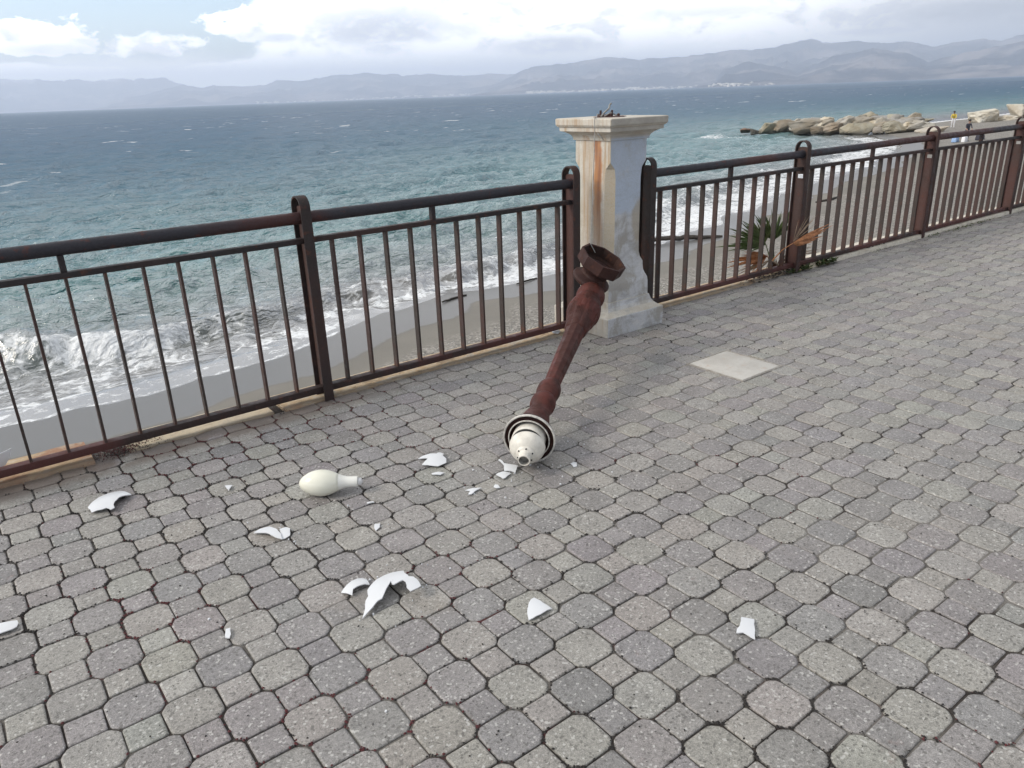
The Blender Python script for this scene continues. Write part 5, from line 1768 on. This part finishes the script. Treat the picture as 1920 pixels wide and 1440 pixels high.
def person(loc, yaw, bend, label, top, legs, hair, headtilt=0.0, arms_fwd=0.5):
    root = empty('person', loc)
    root.rotation_euler = (0, 0, yaw)
    tag(root, label, 'person', 'people on the beach')
    sb, cb = math.sin(bend), math.cos(bend)
    def tor(d, y=0.0, f=0.0):      # point at distance d up the bent torso, y sideways
        return (sb * d + f * cb, y, 0.86 + cb * d - f * sb)
    sh = tor(0.50)
    J = {'pelvis': ((0, 0, 0.88), (0.135, 0.115)), 'belly': (tor(0.18), (0.125, 0.10)), 'chest': (tor(0.38), (0.155, 0.115)), 'neck0': (tor(0.52), 0.07), 'neck': (tor(0.58), 0.055),
         'head0': (tor(0.66, 0, 0.02), 0.085), 'head1': (tor(0.76, 0, 0.03), 0.085)}
    E = [('pelvis', 'belly'), ('belly', 'chest'), ('chest', 'neck0'), ('neck0', 'neck'), ('neck', 'head0'), ('head0', 'head1')]
    for s, nm in ((1, 'l'), (-1, 'r')):
        J['hip' + nm] = ((0.0, s * 0.09, 0.83), 0.095)
        J['knee' + nm] = ((0.04 + 0.05 * bend * s, s * 0.11, 0.47), 0.062)
        J['ank' + nm] = ((-0.02 + 0.08 * s * 0.6, s * 0.12, 0.08), 0.042)
        J['toe' + nm] = ((0.12 + 0.08 * s * 0.6, s * 0.13, 0.035), 0.035)
        a = tor(0.48, s * 0.17)
        J['sho' + nm] = (a, 0.058)
        J['elb' + nm] = ((a[0] + 0.05 + arms_fwd * 0.1, a[1] + s * 0.05, a[2] - 0.27), 0.043)
        J['wri' + nm] = ((a[0] + 0.08 + arms_fwd * 0.35, a[1] + s * 0.02, a[2] - 0.46 + arms_fwd * 0.1), 0.030)
        J['han' + nm] = ((a[0] + 0.10 + arms_fwd * 0.42, a[1] + s * 0.02, a[2] - 0.54 + arms_fwd * 0.1), 0.034)
        E += [('pelvis', 'hip' + nm), ('hip' + nm, 'knee' + nm), ('knee' + nm, 'ank' + nm), ('ank' + nm, 'toe' + nm), ('chest', 'sho' + nm), ('sho' + nm, 'elb' + nm), ('elb' + nm, 'wri' + nm), ('wri' + nm, 'han' + nm)]
    o = skin_body('body', J, E, None, root)
    skin = simple('skin_tone', (0.42, 0.26, 0.19), 0.6, 0.4, 8, 0.1, 0)
    for m in (skin, top, legs):
        o.data.materials.append(m)
    for p in o.data.polygons:
        c = p.center
        along = (c.x * sb + (c.z - 0.86) * cb)
        side = abs(c.y)
        if c.z < 0.90 and c.z < 0.86 + 0.06 and along < 0.06:
            p.material_index = 2 if c.z > 0.08 else 2
        elif along < 0.53 and not (side > 0.13 and c.z < sh[2] - 0.36):
            p.material_index = 1
    mb = MB()
    hd = Vector(tor(0.76, 0, 0.02))
    up = Vector((sb, 0, cb))
    mb.lathe([(-0.06, 0.088), (-0.02, 0.100), (0.03, 0.100), (0.07, 0.080), (0.095, 0.045), (0.102, 0.0)], hd - Vector((cb, 0, -sb)) * 0.018, up, 16)
    h = mb.build('hair', hair, root, 60, origin=(0, 0, 0))
    return root


dark = simple('dark_cloth', (0.035, 0.035, 0.05), 0.8)
hairm = simple('dark_hair', (0.02, 0.016, 0.014), 0.6)
yel = simple('yellow_cloth', (0.62, 0.46, 0.045), 0.8)
wht = simple('white_cloth', (0.75, 0.75, 0.77), 0.8)
p1 = (84.6, 37.4)
person((p1[0], p1[1], bz(*p1)), R(200), 0.55, 'person in a yellow top and white trousers stooping by the rocks', yel, wht, hairm, arms_fwd=0.6)
p2 = (68.3, 29.0)
person((p2[0], p2[1], bz(*p2)), R(230), 0.22, 'person in dark clothes standing by bags on the sand', dark, dark, hairm, arms_fwd=0.4)


def bag(name, x, y, L, W_, H_, mat, label, cat, strap_mat=None, lid=None):
    z = bz(x, y)
    root = empty(name, (x, y, z))
    tag(root, label, cat)
    bm = bmesh.new()
    bmesh.ops.create_cube(bm, size=1)
    for v in bm.verts:
        k = 0.86 if v.co.z > 0 else 1.0
        v.co = Vector((x + v.co.x * L * k, y + v.co.y * W_ * k, z + (v.co.z + 0.5) * H_))
    bmesh.ops.bevel(bm, geom=bm.edges[:], offset=min(L, W_, H_) * 0.16, segments=3, profile=0.5, affect='EDGES')
    mb = MB()
    mb.bm(bm)
    part(mb, 'body', mat, root, 50)
    mb = MB()
    mb.tube([(x - L * 0.3, y, z + H_ * 0.97), (x - L * 0.2, y, z + H_ * 1.16), (x, y, z + H_ * 1.22), (x + L * 0.2, y, z + H_ * 1.16), (x + L * 0.3, y, z + H_ * 0.97)], 0.014, 8)
    part(mb, 'handle', strap_mat or mat, root, 60)
    if lid:
        mb = MB()
        mb.box(x - L * 0.45, x + L * 0.45, y - W_ * 0.45, y + W_ * 0.45, z + H_ * 1.003, z + H_ * 1.06, 0.01)
        part(mb, 'lid', lid, root, 40)


bag('cool_box', 67.6, 29.5, 0.62, 0.4, 0.55, simple('light_blue_plastic', (0.28, 0.42, 0.66), 0.5), 'light blue cool box on the sand beside the person in dark clothes', 'cool box', lid=simple('pale_lid', (0.6, 0.66, 0.75), 0.5))
bag('shopping_bag', 67.5, 28.75, 0.6, 0.3, 0.42, wht, 'white bag on the sand in front of the person in dark clothes', 'bag')
bag('duffel_bag', 68.9, 28.2, 0.95, 0.4, 0.42, dark, 'black bag on the sand beyond the white bag', 'bag')

# ------------------------------------------------------------------ sea air
mb = MB()
mb.box(-18000, 18000, -4800, 18000, -12, 660)
hzm = bpy.data.materials.new('sea_air')
hzm.use_nodes = True
nt = hzm.node_tree
nt.nodes.remove(nt.nodes['Principled BSDF'])
vp = nt.nodes.new('ShaderNodeVolumePrincipled')
vp.inputs['Color'].default_value = (0.78, 0.86, 1.0, 1)
vp.inputs['Density'].default_value = 0.00015
vp.inputs['Anisotropy'].default_value = 0.2
nt.links.new(vp.outputs[0], nt.nodes['Material Output'].inputs['Volume'])
tag(mb.build('haze', hzm, origin=(0, 0, 0)), kind='stuff')
